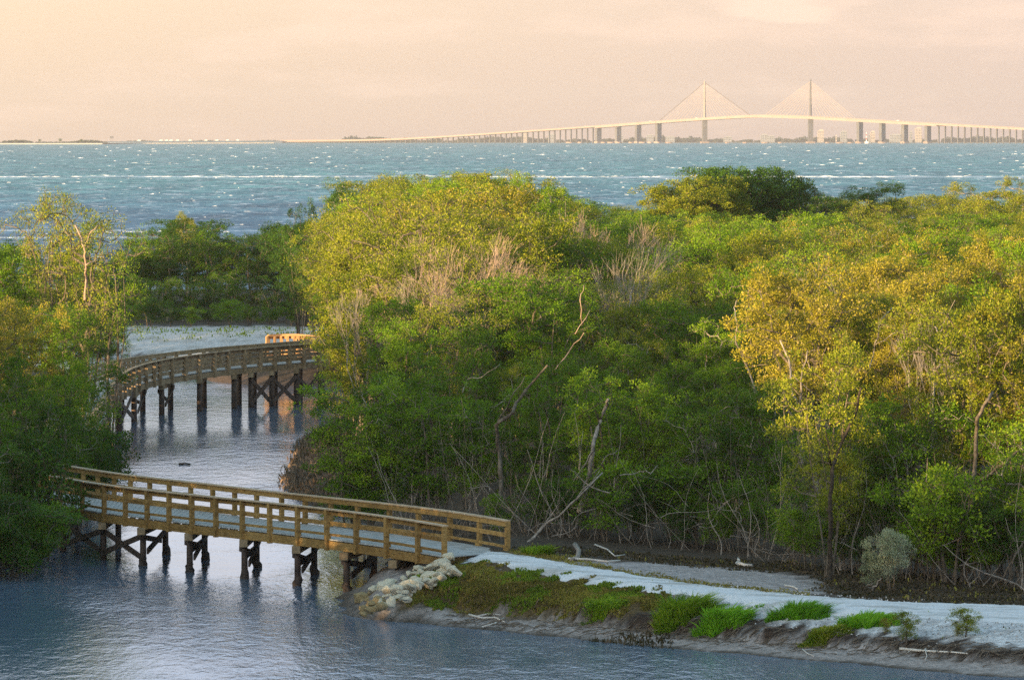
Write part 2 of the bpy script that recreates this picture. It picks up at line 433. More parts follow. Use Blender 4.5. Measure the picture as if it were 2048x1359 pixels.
# ------------------------------------------------------------------ water
wm = M('creek_water'); cr_v = wm.coords('World', (0.9, 0.36, 1)); cr_f = wm.coords('World', (2.6, 0.95, 1))
w1 = wm.noise(cr_v, 1.3, 3, 0.6, 0.4); w2 = wm.noise(cr_f, 1.6, 4, 0.6)
calm = wm.noise(wm.coords('World', (0.10, 0.045, 1), (3.1, 0, 0)), 1.0, 3)
gq = wm.n('ShaderNodeNewGeometry'); sq = wm.n('ShaderNodeSeparateXYZ'); wm.L.new(gq.outputs['Position'], sq.inputs[0])
wind = wm.rng(sq.outputs['Y'], 208, 186, 1.0, 1.5)
wh = wm.math('ADD', wm.math('MULTIPLY', w1, 0.7), wm.math('MULTIPLY', w2, 0.35))
wm.color((0.125, 0.185, 0.255)); wm.bump(wh, wm.math('MULTIPLY', wm.math('MULTIPLY', wm.rng(calm, 0.42, 0.60, 0.35, 1.0), wind), 0.5), 0.15)
CREEKM = wm.set(0.06, 0.5); wm.b.inputs['IOR'].default_value = 1.333
b = MB(); b.add([(-170, 50, 0), (170, 50, 0), (170, 470, 0), (-170, 470, 0)], [(0, 1, 2, 3)])
tag(b.build('creek', CREEKM), 'calm tidal creek under the boardwalks', 'creek', kind='structure')

sm = M('sea_water')
geo = sm.n('ShaderNodeNewGeometry'); sp = sm.n('ShaderNodeSeparateXYZ'); sm.L.new(geo.outputs['Position'], sp.inputs[0])
X_, Y_ = sp.outputs['X'], sp.outputs['Y']
def sv(sx, sy, lx=0.0): return sm.coords('World', (sx, sy, 0.0), (lx, lx * 1.7, 0), (0, 0, R(4)))
chop = sm.noise(sv(0.30, 0.10), 1.0, 6, 0.65)
swell = sm.noise(sv(0.05, 0.012, 3), 1.0, 5, 0.6)
big = sm.noise(sv(0.004, 0.0016, 8), 1.0, 4, 0.6)
# bottom colour: violet-blue over the shallows, teal farther out
dist = sm.rng(Y_, 600, 1900)
body = sm.mix(dist, (0.060, 0.125, 0.205), (0.066, 0.200, 0.205))
body = sm.mix(sm.rng(big, 0.35, 0.65), body, sm.mix(1.0, body, (1.25, 1.2, 1.15), 'MULTIPLY'))
tex = sm.math('ADD', sm.math('MULTIPLY', chop, 0.55), sm.math('MULTIPLY', swell, 0.45))
body = sm.mix(1.0, body, sm.ramp(tex, [(0.38, (0.22, 0.28, 0.36)), (0.5, (0.95, 0.97, 1.0)), (0.62, (2.3, 2.0, 1.8))]), 'MULTIPLY')
# whitecaps at three sizes, and the breakers on the two bars
def caps(sx, sy, lx, lo, hi):
    n = sm.noise(sv(sx, sy, lx), 1.0, 5, 0.62, 0.2); return sm.rng(n, lo, hi)
f = sm.math('MAXIMUM', caps(0.30, 0.085, 11, 0.585, 0.62), sm.math('MULTIPLY', caps(0.15, 0.026, 23, 0.575, 0.62), sm.rng(Y_, 900, 1600)))
f = sm.math('MAXIMUM', f, sm.math('MULTIPLY', caps(0.07, 0.007, 37, 0.57, 0.66), sm.rng(Y_, 2500, 5000)))
def bar(y0, w, lx, thr):
    wob = sm.math('MULTIPLY', sm.math('SUBTRACT', sm.noise(sv(0.012, 0.0, lx), 1.0, 3), 0.5), w * 3.0)
    dy = sm.math('ABSOLUTE', sm.math('SUBTRACT', sm.math('SUBTRACT', Y_, y0), wob))
    band = sm.rng(dy, w * 0.35, w, 1.0, 0.0)
    br = sm.rng(sm.noise(sv(0.06, 0.02, lx + 5), 1.0, 5, 0.65), thr, thr + 0.10)
    return sm.math('MULTIPLY', band, br)
for a in ((2010, 55, 2, 0.43), (1930, 35, 6, 0.52), (905, 10, 41, 0.44), (845, 8, 52, 0.42), (862, 5, 57, 0.5)): f = sm.math('MAXIMUM', f, bar(*a))
f = sm.math('MULTIPLY', f, 0.6)
sm.color(sm.mix(f, body, (0.80, 0.82, 0.84)))
sm.bump(tex, 1.0, 1.2); SEAM = sm.set(0.55, 0.22)
yy = np.unique(np.concatenate([np.arange(468, 700, 12), 700 * 1.035 ** np.arange(0, 92)])); yy = yy[yy < 16400]
xx = np.concatenate([np.linspace(-2900, -400, 8), np.linspace(-350, 350, 15), np.linspace(400, 2900, 8)])
SX, SY = np.meshgrid(xx, yy)
tag(link('sea', grid_mesh('sea', SX, SY, -(SX ** 2 + SY ** 2) / (2 * REARTH) * np.clip((SY - 468) / 600, 0, 1), SEAM)), 'choppy teal bay with whitecaps', 'sea', kind='structure')

FOAM = simple_mat('foam', (0.80, 0.82, 0.83), (0.88, 0.89, 0.90), 2, 0.9, 0.1)
def crests(items, seed, name, label):
    r_ = np.random.RandomState(seed); mb = MB()
    for px, D, w, h in items:
        X = (px - CX) / F * D; z0 = drop(X, D) - 0.05; n = 5; th = r_.uniform(-0.25, 0.25); V = []
        for i in range(n + 1):
            t = i / n - 0.5; hh = h * (1 - (2 * t) ** 2) * r_.uniform(0.45, 1.1) + 0.02; y = D + t * w * math.sin(th) + r_.normal() * 0.06 * w
            x = X + t * w; V += [(x, y - h * 1.1, z0), (x, y, z0 + hh), (x, y + h * 1.6, z0)]
        fs = []
        for i in range(n):
            for j in range(2): fs.append((i * 3 + j, i * 3 + 3 + j, i * 3 + 4 + j, i * 3 + 1 + j))
        mb.add(V, fs)
    tag(mb.build(name, FOAM), label, 'whitecaps', kind='stuff')
rc = np.random.RandomState(12); items = []
for i in range(1900):
    py = 287 + 290 * rc.uniform(0, 1) ** 1.25; D = H * F / (py - EY) * rc.uniform(0.99, 1.01)
    if D < 600 or D > 7500: continue
    px = rc.uniform(-30, 2080); Xw = (px - CX) / F * D
    if fbm(np.array([Xw / D * 1000]), np.array([math.log(D) * 900.0]), 55, 77)[0] + rc.uniform(-0.5, 0.5) < -0.05: continue
    wpx = rc.uniform(3, 13) * (2.0 if rc.uniform() < 0.12 else 1.0)
    items.append((px, D, np.clip(wpx * D / F, 0.5, 9), np.clip(rc.uniform(0.35, 1.5) * D / F, 0.05, 0.6)))
crests(items, 5, 'whitecaps', 'small white wave crests scattered over the bay')
items = []
for y0, sp, n, hp in ((352, 0.9, 620, 2.6), (350, 1.2, 160, 2.0), (463, 1.4, 330, 4.0), (475, 1.8, 260, 3.6), (469, 3, 90, 2.5)):
    ph = rc.uniform(0, 6.28)
    for i in range(n):
        px = rc.uniform(-30, 2080)
        if math.sin(px * 0.011 + ph) + 0.6 * math.sin(px * 0.031 + ph * 2) + 0.5 * math.sin(px * 0.083 + ph * 3) < -0.35: continue
        py = y0 + rc.normal() * sp * 0.6; D = H * F / (py - EY); items.append((px, D, rc.uniform(8, 30) * D / F, rc.uniform(0.2, 1.0) * hp * D / F * 0.45))
crests(items, 6, 'surf_lines', 'two long broken lines of surf over the sand bars')

# ------------------------------------------------------------------ vegetation
def leaves_array(centers, per, spread, L, W, rng, up=0.6):
    n = len(centers) * per
    c = np.repeat(centers, per, 0)
    g = rng.normal(size=(n, 3)); g /= np.linalg.norm(g, axis=1, keepdims=True) + 1e-9
    r = rng.uniform(0.15, 1, size=(n, 1)) ** 0.6
    sp_ = np.repeat(spread, per)[:, None] if np.ndim(spread) else spread
    p = c + g * r * sp_ * np.array([1, 1, 0.62])
    a = g * 0.9 + rng.normal(size=(n, 3)) * 0.55 + np.array([0, 0, up * 0.5]); a /= np.linalg.norm(a, axis=1, keepdims=True)
    nr = rng.normal(size=(n, 3)) * 0.6 + np.array([0, 0, up]) + g * 0.4
    s_ = np.cross(a, nr); s_ /= np.linalg.norm(s_, axis=1, keepdims=True) + 1e-9
    k = rng.uniform(0.65, 1.3, size=(n, 1)); l = a * L * k; w = s_ * W * k * 0.5
    return np.stack([p, p + l * 0.45 + w, p + l, p + l * 0.45 - w], 1)

def make_tree(seed, h, r, base=0.3, ncl=170, per=95, leaf=0.125, spread=0.42, stems=2, lobes=9, lean=0.12, flat=0.55, twigs=True):
    """returns (trunk MB, leaf face array or None). Grown from the trunk outward to the leaf clumps."""
    rng = np.random.RandomState(seed); mb = MB()
    nodes = []; par = []
    cz0, cz1 = h * base, h
    for st in range(stems):
        a = rng.uniform(0, 6.28); off = np.array([math.cos(a), math.sin(a), 0]) * (0.12 * st)
        top = np.array([rng.normal() * lean * h * 0.5, rng.normal() * lean * h * 0.5, 0]) + np.array([math.cos(a), math.sin(a), 0]) * r * 0.35 * (st > 0)
        ph = rng.uniform(0, 6.28, 3); prev = -1
        topz = h * rng.uniform(0.68, 0.85)
        for i in range(13):
            t = i / 12.0
            p = off + top * t ** 1.3 + np.array([math.sin(ph[0] + t * 5), math.cos(ph[1] + t * 4.4), 0]) * 0.035 * h * t ** 0.5 * (0.5 + 0.6 * t)
            p = p + np.array([0, 0, t * topz]); nodes.append(p); par.append(prev); prev = len(nodes) - 1
    lb = []
    for i in range(lobes):
        a = i * 2.4 + rng.uniform(-0.4, 0.4); t = (i + 0.5) / lobes
        rad = r * rng.uniform(0.35, 0.72) * math.sin(math.pi * min(0.95, 0.25 + 0.65 * (1 - t * 0.7)))
        lb.append((np.array([math.cos(a) * rad, math.sin(a) * rad, cz0 + (cz1 - cz0) * (0.15 + 0.75 * t)]), r * rng.uniform(0.34, 0.55)))
    pts = []
    for i in range(ncl):
        c, lr = lb[rng.randint(len(lb))]
        g = rng.normal(size=3); g /= np.linalg.norm(g)
        if g[2] < -0.3: g[2] *= -0.6
        q = c + g * lr * np.array([1, 1, flat + 0.2]) * rng.uniform(0.55, 1.08)
        q[2] = min(max(q[2], cz0 * 0.7 + 0.2), cz1)
        pts.append(q)
    pts = np.array(pts)
    ctr = np.array([0, 0, h * 0.5]); order = np.argsort(np.linalg.norm((pts - ctr) * [1, 1, 0.6], axis=1))
    pts = pts[order]; first = len(nodes); tips = []
    for q in pts:
        NN = np.array(nodes); d = np.linalg.norm(NN - q, axis=1) + np.maximum(0, NN[:, 2] - q[2] + 0.1) * 1.2
        d[NN[:, 2] < h * 0.12] += 3
        j = int(np.argmin(d)); p0 = NN[j]; m = (p0 + q) / 2 + rng.normal(size=3) * 0.09 * np.linalg.norm(q - p0) - np.array([0, 0, 0.05]) * np.linalg.norm(q - p0)
        nodes.append(m); par.append(j); nodes.append(q); par.append(len(nodes) - 2); tips.append(q)
    cnt = np.zeros(len(nodes)); cnt[first:] = 0
    for i in range(len(nodes) - 1, -1, -1):
        cnt[i] += 1 if i >= first else 0.4
        if par[i] >= 0: cnt[par[i]] += cnt[i]
    rad = 0.0052 * (cnt ** 0.50) * (h / 8) ** 0.3 + 0.004
    for i in range(len(nodes)):
        if par[i] >= 0:
            j = par[i]; sides = 6 if rad[i] > 0.04 else (4 if rad[i] > 0.015 else 3)
            mb.tube([nodes[j], nodes[i]], [min(rad[j], rad[i] * 1.6), rad[i]], sides, False)
    if twigs:
        for q in tips[::1]:
            for k in range(2):
                e = q + rng.normal(size=3) * spread * 0.75; mb.tube([q, (q + e) / 2 + rng.normal(size=3) * 0.03, e], [0.007, 0.005, 0.003], 3, False)
    if per == 0: return mb, None
    C = np.array(tips); C = C + rng.normal(size=C.shape) * 0.05
    return mb, leaves_array(C, per, spread * rng.uniform(0.7, 1.35, len(C)), leaf, leaf * 0.52, rng)

PROTO = {}
def proto(kind, bark, **kw):
    tr, lv = make_tree(**kw)
    PROTO[kind] = (tr.mesh('trunk', bark), quads_mesh('crown', lv, 4, LEAF['green']) if lv is not None else None, kw['h'])
proto('broad_a', BARK, seed=1, h=10.5, r=3.6, base=0.30, ncl=330, per=95, leaf=0.10, stems=2, lobes=13, spread=0.36)
proto('broad_b', BARK, seed=2, h=11, r=3.3, base=0.36, ncl=300, per=95, leaf=0.10, stems=3, lobes=11, spread=0.36)
proto('broad_c', BARK, seed=3, h=10, r=3.9, base=0.28, ncl=350, per=95, leaf=0.105, stems=3, lobes=15, spread=0.38)
proto('tall_a', BARK_PALE, seed=4, h=11.5, r=2.6, base=0.38, ncl=220, per=95, leaf=0.10, stems=2, lobes=9, lean=0.16, spread=0.36)
proto('loose_a', BARK, seed=5, h=11, r=3.4, base=0.34, ncl=260, per=62, stems=3, lobes=13, spread=0.42, leaf=0.095)
proto('loose_b', BARK, seed=6, h=10.5, r=3.2, base=0.36, ncl=260, per=40, stems=4, lobes=12, spread=0.42, leaf=0.095)
proto('dome', BARK_DARK, seed=17, h=11, r=4.4, base=0.30, ncl=460, per=90, stems=3, lobes=22, spread=0.46, leaf=0.14, flat=0.8)
proto('skirt_a', BARK, seed=7, h=7.5, r=2.5, base=0.14, ncl=155, per=95, stems=4, lobes=15, leaf=0.10, spread=0.34)
proto('skirt_b', BARK_PALE, seed=8, h=6.0, r=2.3, base=0.12, ncl=135, per=90, stems=5, lobes=11, leaf=0.10, spread=0.36)
proto('bush_a', BARK, seed=9, h=3.2, r=1.9, base=0.05, ncl=120, per=85, stems=4, lobes=9, leaf=0.095, spread=0.34)
proto('bush_b', BARK, seed=10, h=2.2, r=1.3, base=0.06, ncl=60, per=80, stems=3, lobes=7, leaf=0.085, spread=0.28)
def make_bare(seed, h, stems, depth=7, spread=0.42):
    r_ = random.Random(seed); mb = MB()
    def grow(p, d, L_, rad, k):
        q = p; P = [p.copy()]
        for i in range(3):
            d = (d + Vector((r_.gauss(0, .10), r_.gauss(0, .10), r_.gauss(0.03, .06)))).normalized(); q = q + d * (L_ / 3); P.append(q.copy())
        mb.tube(P, [rad, rad * .9, rad * .8, rad * .7], 5 if rad > .03 else 3, False)
        if k == 0: return
        for j in range(3 if (k < 4 or r_.random() < 0.4) else 2):
            a = Vector((r_.gauss(0, 1), r_.gauss(0, 1), r_.gauss(0.2, .5))); a = (a - a.dot(d) * d).normalized()
            grow(q if j < 2 else P[2], (d + a * r_.uniform(0.6, 1.5) * spread + Vector((0, 0, 0.06))).normalized(), L_ * r_.uniform(0.62, 0.88), max(rad * 0.62, 0.006), k - 1)
    for i in range(stems):
        a = r_.uniform(0, 6.28); grow(Vector((0.1 * math.cos(a), 0.1 * math.sin(a), 0)), Vector((math.cos(a) * .22, math.sin(a) * .22, 1)).normalized(), h * 0.30, 0.085, depth)
    V = np.concatenate(mb.v); k = h / V[:, 2].max(); mb.v = [v * k for v in mb.v]
    return mb
PROTO['bare_a'] = (make_bare(11, 10, 3).mesh('trunk', BARK_TWIG), None, 10)
PROTO['bare_b'] = (make_bare(12, 9.5, 2, 6, 0.34).mesh('trunk', BARK_PALE), None, 9.5)

RT = random.Random(5)
def tree(kind, px, D, top, leafk, name, label, cat='tree', group=None, py=None, wide=1.0, x=None, sink=0.0, bark=None):
    """plant one; top = height of its crown top above the water (m)"""
    tm, cm, h0 = PROTO[kind]
    X = (px - CX) / F * D if x is None else x
    zb = gz(X, D); zb = max(zb, -0.15) - sink
    hh = top - zb; s = hh / h0
    t = empty(name, (X, D, zb), label, cat, group, RT.uniform(0, 6.28))
    w = s * wide * RT.uniform(0.92, 1.08)
    t.scale = (w, w, s)
    a = link('trunk', tm, t)
    if bark: a.material_slots[0].link = 'OBJECT'; a.material_slots[0].material = bark
    if cm:
        c_ = link('crown', cm, t); c_.material_slots[0].link = 'OBJECT'; c_.material_slots[0].material = LEAF[leafk]
    return t

COLS = [(600,'at the creek-side end'),(700,'behind the muddy creek corner'),(790,'behind the middle of the near boardwalk'),(880,"left of the near boardwalk's landing"),(970,"behind the near boardwalk's landing"),
        (1060,"just right of the near boardwalk's end"),(1150,'behind the leaning pale trunk'),(1240,"left of the far bridge's first tower"),(1330,"just left below the first bridge tower"),
        (1420,'straight below the first bridge tower'),(1510,'below the middle of the main bridge span'),(1600,'straight below the second bridge tower'),(1690,'just right of the second bridge tower'),
        (1780,'below the truck crossing the bridge'),(1870,"left of the fork-trunked edge tree"),(1970,"near the photo's right edge"),(2080,'right at the photo edge'),(2170,'beyond the right edge')]
LOOK = {'olive': 'yellow-olive', 'gold': 'golden-brown', 'green': 'mid-green', 'lime': 'bright lime-green', 'dark': 'dark green'}
ORD = ['first', 'second', 'third', 'fourth', 'fifth', 'sixth', 'seventh', 'eighth', 'ninth', 'tenth', 'eleventh']
def canopy_top(px, D):
    """height of the wood's roof as read from the skyline"""
    if D < 330:
        return float(np.interp(px, [600, 640, 720, 800, 900, 1000, 1100, 1200, 1300, 1500, 2100], [10.5, 11.6, 12.6, 13.2, 13.2, 13.0, 12.8, 11.4, 10.6, 11.0, 11.2]))
    return float(np.interp(px, [600, 700, 850, 1000, 1200, 1300, 1700, 2100], [9.5, 11.5, 12.4, 12.0, 9.7, 9.9, 10.4, 10.6]))
rows = [(214, 9.8), (225, 10.6), (239, 11.2), (257, 11.8), (279, 12.2), (306, 12.4), (340, 12), (382, 11.6), (432, 11.2), (490, 11), (535, 10.6)]
rr = random.Random(21)
for ri, (D, _) in enumerate(rows):
    for ci, (cx, phrase) in enumerate(COLS):
        if ri < 2 and cx < 640: continue
        if ri > 5 and cx < 690: continue
        if 3 <= ri <= 5 and cx < 640: continue
        if ri > 6 and ci % 2 == (ri % 2) and cx > 2000: continue
        px = cx + 45 + rr.uniform(-28, 28); d = D + rr.uniform(-4, 4) * (1 + ri * 0.25)
        if ri == 0: d = D + rr.uniform(-2.0, 2.5) + (3.5 if cx < 1000 else 0)
        X = (px - CX) / F * d
        if float(sdf(np.array([[X, d]]), CREEK)[0]) < 1.2: continue
        top = canopy_top(px, d) + rr.uniform(-1.0, 0.5) - float(np.interp(px, [1200, 1300, 1480, 1560], [1, 0.75, 0.75, 0])) * (4.2, 2.9, 1.4, 0.5, 0, 0, 0, 0, 0, 0, 0)[ri] - (0.5 if ri == 0 else 0)
        u = rr.random()
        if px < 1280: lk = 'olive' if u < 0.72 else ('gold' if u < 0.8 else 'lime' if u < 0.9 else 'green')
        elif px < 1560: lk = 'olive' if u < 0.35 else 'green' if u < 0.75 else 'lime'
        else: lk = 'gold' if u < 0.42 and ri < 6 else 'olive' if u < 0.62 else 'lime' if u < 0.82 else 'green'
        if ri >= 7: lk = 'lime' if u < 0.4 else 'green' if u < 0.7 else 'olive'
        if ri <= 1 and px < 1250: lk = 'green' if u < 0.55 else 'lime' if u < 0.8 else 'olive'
        if ri == 0: kind = rr.choice(['broad_c', 'skirt_a', 'broad_a', 'tall_a', 'broad_b'])
        else: kind = rr.choice(['broad_a', 'broad_b', 'broad_c', 'broad_c', 'tall_a', 'loose_a'] + (['loose_a', 'loose_b', 'loose_b'] if 640 < px < 1280 and 2 <= ri <= 6 else []))
        wide = float(np.interp(D, [214, 300, 540], [0.85, 1.05, 1.5]))
        rowp = f'{ORD[ri]}-row' if ri < 10 else 'seaward-edge'
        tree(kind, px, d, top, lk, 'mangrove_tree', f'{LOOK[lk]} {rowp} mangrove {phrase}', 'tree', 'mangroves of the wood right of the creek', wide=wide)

for px, D, top, kind, lk, lb in [(702,262,8.0,'skirt_a','olive','olive mangrove at the creek edge left of the wood, nearest the muddy corner'),(694,284,8.6,'skirt_a','lime','lime mangrove at the creek edge before the far boardwalk'),
        (702,304,9.0,'skirt_a','olive','olive mangrove touching the right end of the far boardwalk'),(716,326,9.2,'broad_c','olive','olive mangrove hiding the right end of the far boardwalk'),
        (596,412,9.3,'dome','dark','dark round mangrove under the slim leaning tree, nearest the sand flat'),(628,402,9.2,'skirt_a','dark','dark mangrove under the slim leaning tree'),(655,388,9.6,'skirt_a','dark','dark mangrove behind the left shoulder of the wood'),
        (690,380,10.6,'broad_a','olive','olive mangrove forming the left shoulder of the wood'),(612,430,8.4,'dome','dark','dark round mangrove right of the sand flat')]:
    tree(kind, px, D, top, lk, 'mangrove_tree', lb, 'tree', 'mangroves at the creek corner of the wood', wide=0.9)
# lower skirts and bushes along the front of the wood
def wood_edge_D(px): return float(np.interp(px, [640, 800, 1000, 1100, 1300, 1500, 1640, 1800, 2100], [207, 203, 199.5, 198, 197, 194, 188.5, 186, 182]))
SK = [(712,2.5,6.5,'skirt_a','green'),(735,3,7.2,'skirt_a','lime'),(810,4,6.8,'skirt_b','green'),(880,4,7.4,'skirt_a','green'),(950,5,6.5,'skirt_b','lime'),
      (1040,7,6.2,'skirt_a','green'),(1110,7,7.5,'skirt_a','green'),(1190,7,5.6,'skirt_b','lime'),(1265,6,7.2,'skirt_a','green'),(1345,6,7.0,'skirt_a','lime'),(1420,6,6.6,'skirt_b','green'),
      (1500,7,7.2,'skirt_a','dark'),(1570,8,7.0,'skirt_b','green'),(1780,5,7.2,'skirt_a','green'),(1850,5,6.8,'skirt_b','green'),(2010,6,6.6,'skirt_a','green'),(2085,4,6.9,'skirt_b','lime')]
NEAR = {712:'beside the muddy creek corner',735:"behind the boardwalk's third rail post",810:'behind the near boardwalk rail',880:'behind the last boardwalk span',950:'directly behind the boardwalk landing',
        1040:'right of the boardwalk end post',1110:'left of the leaning pale trunk',1190:'around the leaning pale trunk',1265:'above the driftwood tangle',1345:'with pale dead limbs left of centre wood',1420:'above the grey litter flat',
        1500:'in the dark hollow of the wood',1570:'left of the dark-trunked edge tree',1780:'behind the silver-leaved shrub',1850:'left of the fork-trunked edge tree',2010:'right of the fork-trunked edge tree',2085:'at the right picture edge'}
for px, dd, top, kind, lk in SK:
    tree(kind, px, wood_edge_D(px) + dd, top, lk, 'mangrove_tree', f'low {LOOK[lk]} leafy mangrove {NEAR[px]}', 'tree', 'low mangroves along the front of the wood', wide=1.0)
rb = random.Random(77); nb = 0
BUSHN = ['beside the boardwalk rail','left of the driftwood roots','by the driftwood roots','right of the driftwood roots','over the grey litter flat','behind the grey litter flat','at the end of the litter flat','left of the dark-trunked tree','right of the dark-trunked tree','left of the silver shrub','right of the silver shrub','between silver shrub and forked tree','at the foot of the forked tree','right of the forked tree',"by the path near the photo's edge"]
for i, px in enumerate([1000,1075,1140,1215,1290,1370,1440,1520,1590,1715,1830,1870,1925,1985,2040]):
    lk = rb.choice(['green', 'dark', 'lime', 'green'])
    tree(rb.choice(['bush_a', 'bush_b', 'bush_a']), px, wood_edge_D(px) + rb.uniform(1.5, 4.0), rb.uniform(2.6, 4.2), lk, 'shrub', f'{LOOK[lk]} undergrowth shrub {BUSHN[i]}', 'shrub', 'undergrowth shrubs below the wood')
# the tree with the dark trunk at the path's edge, and the crown masses round it
for px, D, top, kind, lk, lb in [(1655,187.5,9.4,'skirt_a','olive','olive leafy tree with dark straight trunk beside the white path'),
                                 (1600,205,11.6,'broad_a','gold','broad golden-crowned tree with pale twin trunks above the dark hollow'),
                                 (1940,191,10.8,'broad_c','olive','tall edge tree around the big forked pale trunk'),
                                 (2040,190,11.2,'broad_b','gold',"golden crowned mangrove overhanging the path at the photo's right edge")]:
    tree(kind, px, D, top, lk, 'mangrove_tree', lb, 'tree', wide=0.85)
for px, dd, top, kind, lk, lb in [(1895,1.5,5.0,'bush_a','lime','yellow-green leafy shrub in front of the forked trunk'),(1960,2.5,3.6,'bush_a','lime','lime shrub at the right foot of the forked trunk'),(1625,1.2,3.4,'bush_a','lime','lime leafy shrub at the left foot of the dark trunk'),
        (1690,2.5,5.4,'skirt_b','olive','olive leafy mangrove right of the dark trunk'),(1735,5,7.2,'skirt_a','green','green leafy mangrove left behind the silver shrub'),(1215,5,7.6,'skirt_a','lime','lime leafy mangrove behind the broken leaning trunk'),
        (1395,4,4.4,'bush_a','green','green shrub mass over the grey litter flat')]:
    tree(kind, px, wood_edge_D(px) + dd, top, lk, 'shrub' if kind == 'bush_a' else 'mangrove_tree', lb, 'shrub' if kind == 'bush_a' else 'tree', wide=1.1)
# tall skyline trees
for px, D, top, kind, lk, lb, wd in [
        (1455,470,12.9,'dome','dark','tallest dark dome-crowned tree rising above the canopy below the first bridge tower',1.0),
        (1412,466,12.2,'dome','olive','olive-tinged dome crown joined to the left of the tallest dark dome',1.0),
        (1372,462,11.5,'dome','olive','olive dome crown furthest left in the dark skyline clump',1.0),
        (1500,472,12.9,'dome','dark','dark dome crown joined to the right of the tallest dome',1.0),
        (1545,474,12.0,'dome','dark','dark crown forming the right shoulder of the skyline clump',0.9),
        (1580,476,11.6,'broad_b','dark','low dark crown trailing right of the skyline clump',0.9),
        (1625,470,11.6,'tall_a','dark','small dark treetop on the skyline straight below the second bridge tower',1.2),
        (1735,480,11.8,'broad_b','green','loose dark green treetop on the skyline right of the second tower',1.2),
        (1965,480,12.0,'tall_a','olive','rounded treetop on the skyline near the right edge',1.3),
        (2052,470,12.6,'tall_a','olive',"thin treetop on the skyline at the photo's right edge",1.0),
        (1083,330,14.0,'tall_a','lime','tallest thin lime treetop on the skyline right of centre',0.7),
        (940,330,13.4,'loose_a','lime','airy lime treetop on the skyline above the boardwalk landing',0.8),
        (830,320,13.4,'loose_a','olive','airy olive treetop on the skyline above the near boardwalk',0.8),
        (700,400,12.6,'tall_a','dark','dark glossy treetop peeping over the left shoulder of the wood',0.9),
        (603,400,11.4,'skirt_a','dark','slim dark tree leaning left over the sea at the wood corner',0.42),
        (640,395,10.2,'skirt_a','olive','short dark tree right of the slim leaning one',0.8)]:
    tree(kind, px, D, top, lk, 'mangrove_tree', lb, 'tree', wide=wd)
# leafless crowns
for px, D, top, kind, lb in [(985,236,12.2,'bare_a','large leafless crown of pinkish twigs in the middle of the wood'),(905,231,10.9,'bare_b','small leafless crown left of the large bare one'),
                             (850,243,12.0,'bare_a','leafless twiggy crown furthest left in the wood'),(1165,262,12.7,'bare_a','leafless pinkish crown right of the tallest lime treetop'),
                             (1258,248,11.6,'bare_b','leafless crown with upright pale limbs left of first bridge tower'),(1560,330,10.7,'bare_b','greyish leafless crown below the dark dome-crowned tree'),
                             (1050,262,13.1,'bare_b','leafless upright crown between the lime treetop and large bare crown'),(1885,203,9.8,'bare_b','bare pale dead tree left of the fork-trunked edge tree'),
                             (1720,224,11.4,'bare_b','leafless twigs standing above the golden crown'),(760,232,10.2,'bare_b','leafless twigs at the left shoulder of the wood')]:
    tree(kind, px, D, top, None, 'bare_tree', lb, 'dead tree', wide=0.95)

# limbs and trunks traced at their own distance, each a bare snag or leaning stem
def limb(name, D, paths, label, mat=BARK_PALE, cat='dead tree', jit=0.5):
    base = atD(paths[0][0][0][0], paths[0][0][0][1], D)
    root = empty(name, base, label, cat)
    for k, (pts, r0, r1) in enumerate(paths):
        b = MB(); P = []
        for i, (x, y) in enumerate(pts):
            p = atD(x, y, D + jit * math.sin(i * 1.7 + k * 2.3)) - base; P.append(p)
        Q = [P[0]]
        for i in range(1, len(P)):
            for t in (0.33, 0.66, 1.0):
                q = P[i - 1].lerp(P[i], t); q = q + Vector((math.sin(i * 7 + t * 9 + k), 0, math.cos(i * 5 + t * 8))) * 0.03 * (t < 1); Q.append(q)
        n = len(Q); r0, r1 = r0 * 0.55, r1 * 0.55; b.tube(Q, [r0 + (r1 - r0) * i / (n - 1) for i in range(n)], 6)
        b.build('trunk' if k == 0 else 'branch', mat, root, True)
    return root
limb('leaning_trunk', 199.5, [([(1158,1025),(1168,990),(1180,940),(1186,890),(1195,855),(1212,812),(1216,798)], 0.19, 0.09), ([(1180,960),(1210,915),(1235,900)], 0.05, 0.02), ([(1186,900),(1165,935),(1120,1005),(1060,1085)], 0.05, 0.04)], 'leaning pale trunk with a broken top in front of the wood')
limb('fallen_trunk', 196.5, [([(1035,1105),(1085,1055),(1130,1020),(1165,985),(1205,945)], 0.10, 0.05), ([(1130,1020),(1150,1000),(1200,940)], 0.04, 0.02)], 'grey stem slanting up from beside the boardwalk end')
limb('forked_trunk', 186.5, [([(1918,1203),(1930,1120),(1938,1040),(1943,985),(1950,930),(1953,860),(1955,835),(1975,800),(1985,785)], 0.19, 0.10), ([(1945,968),(1985,945),(2020,915),(2052,890)], 0.13, 0.09), ([(1938,1060),(1905,1080),(1900,1075),(1950,985)], 0.09, 0.10), ([(1928,1180),(1938,1120),(1930,1040)], 0.06, 0.04)], 'big forked pale trunk rising beside the white path', BARK, cat='tree')
limb('slanting_trunk', 184.5, [([(1945,1206),(1985,1175),(2010,1150),(2030,1110),(2052,1075)], 0.09, 0.06)], 'pale stem slanting to the right edge from the path', BARK, cat='tree')
limb('dark_trunk', 186.3, [([(1658,1186),(1661,1120),(1660,1020),(1664,940),(1680,890),(1710,830),(1722,775)], 0.17, 0.07), ([(1662,930),(1655,880),(1650,860)], 0.06, 0.03)], 'dark straight trunk bending right beside the litter flat', BARK_DARK, 'tree')
limb('twin_trunk', 198, [([(1605,940),(1598,880),(1600,815),(1585,790),(1578,720),(1560,680)], 0.12, 0.05), ([(1600,830),(1602,760),(1615,700)], 0.08, 0.03), ([(1585,750),(1630,790)], 0.03, 0.02)], 'pale twin trunk under the broad golden crown', cat='tree')
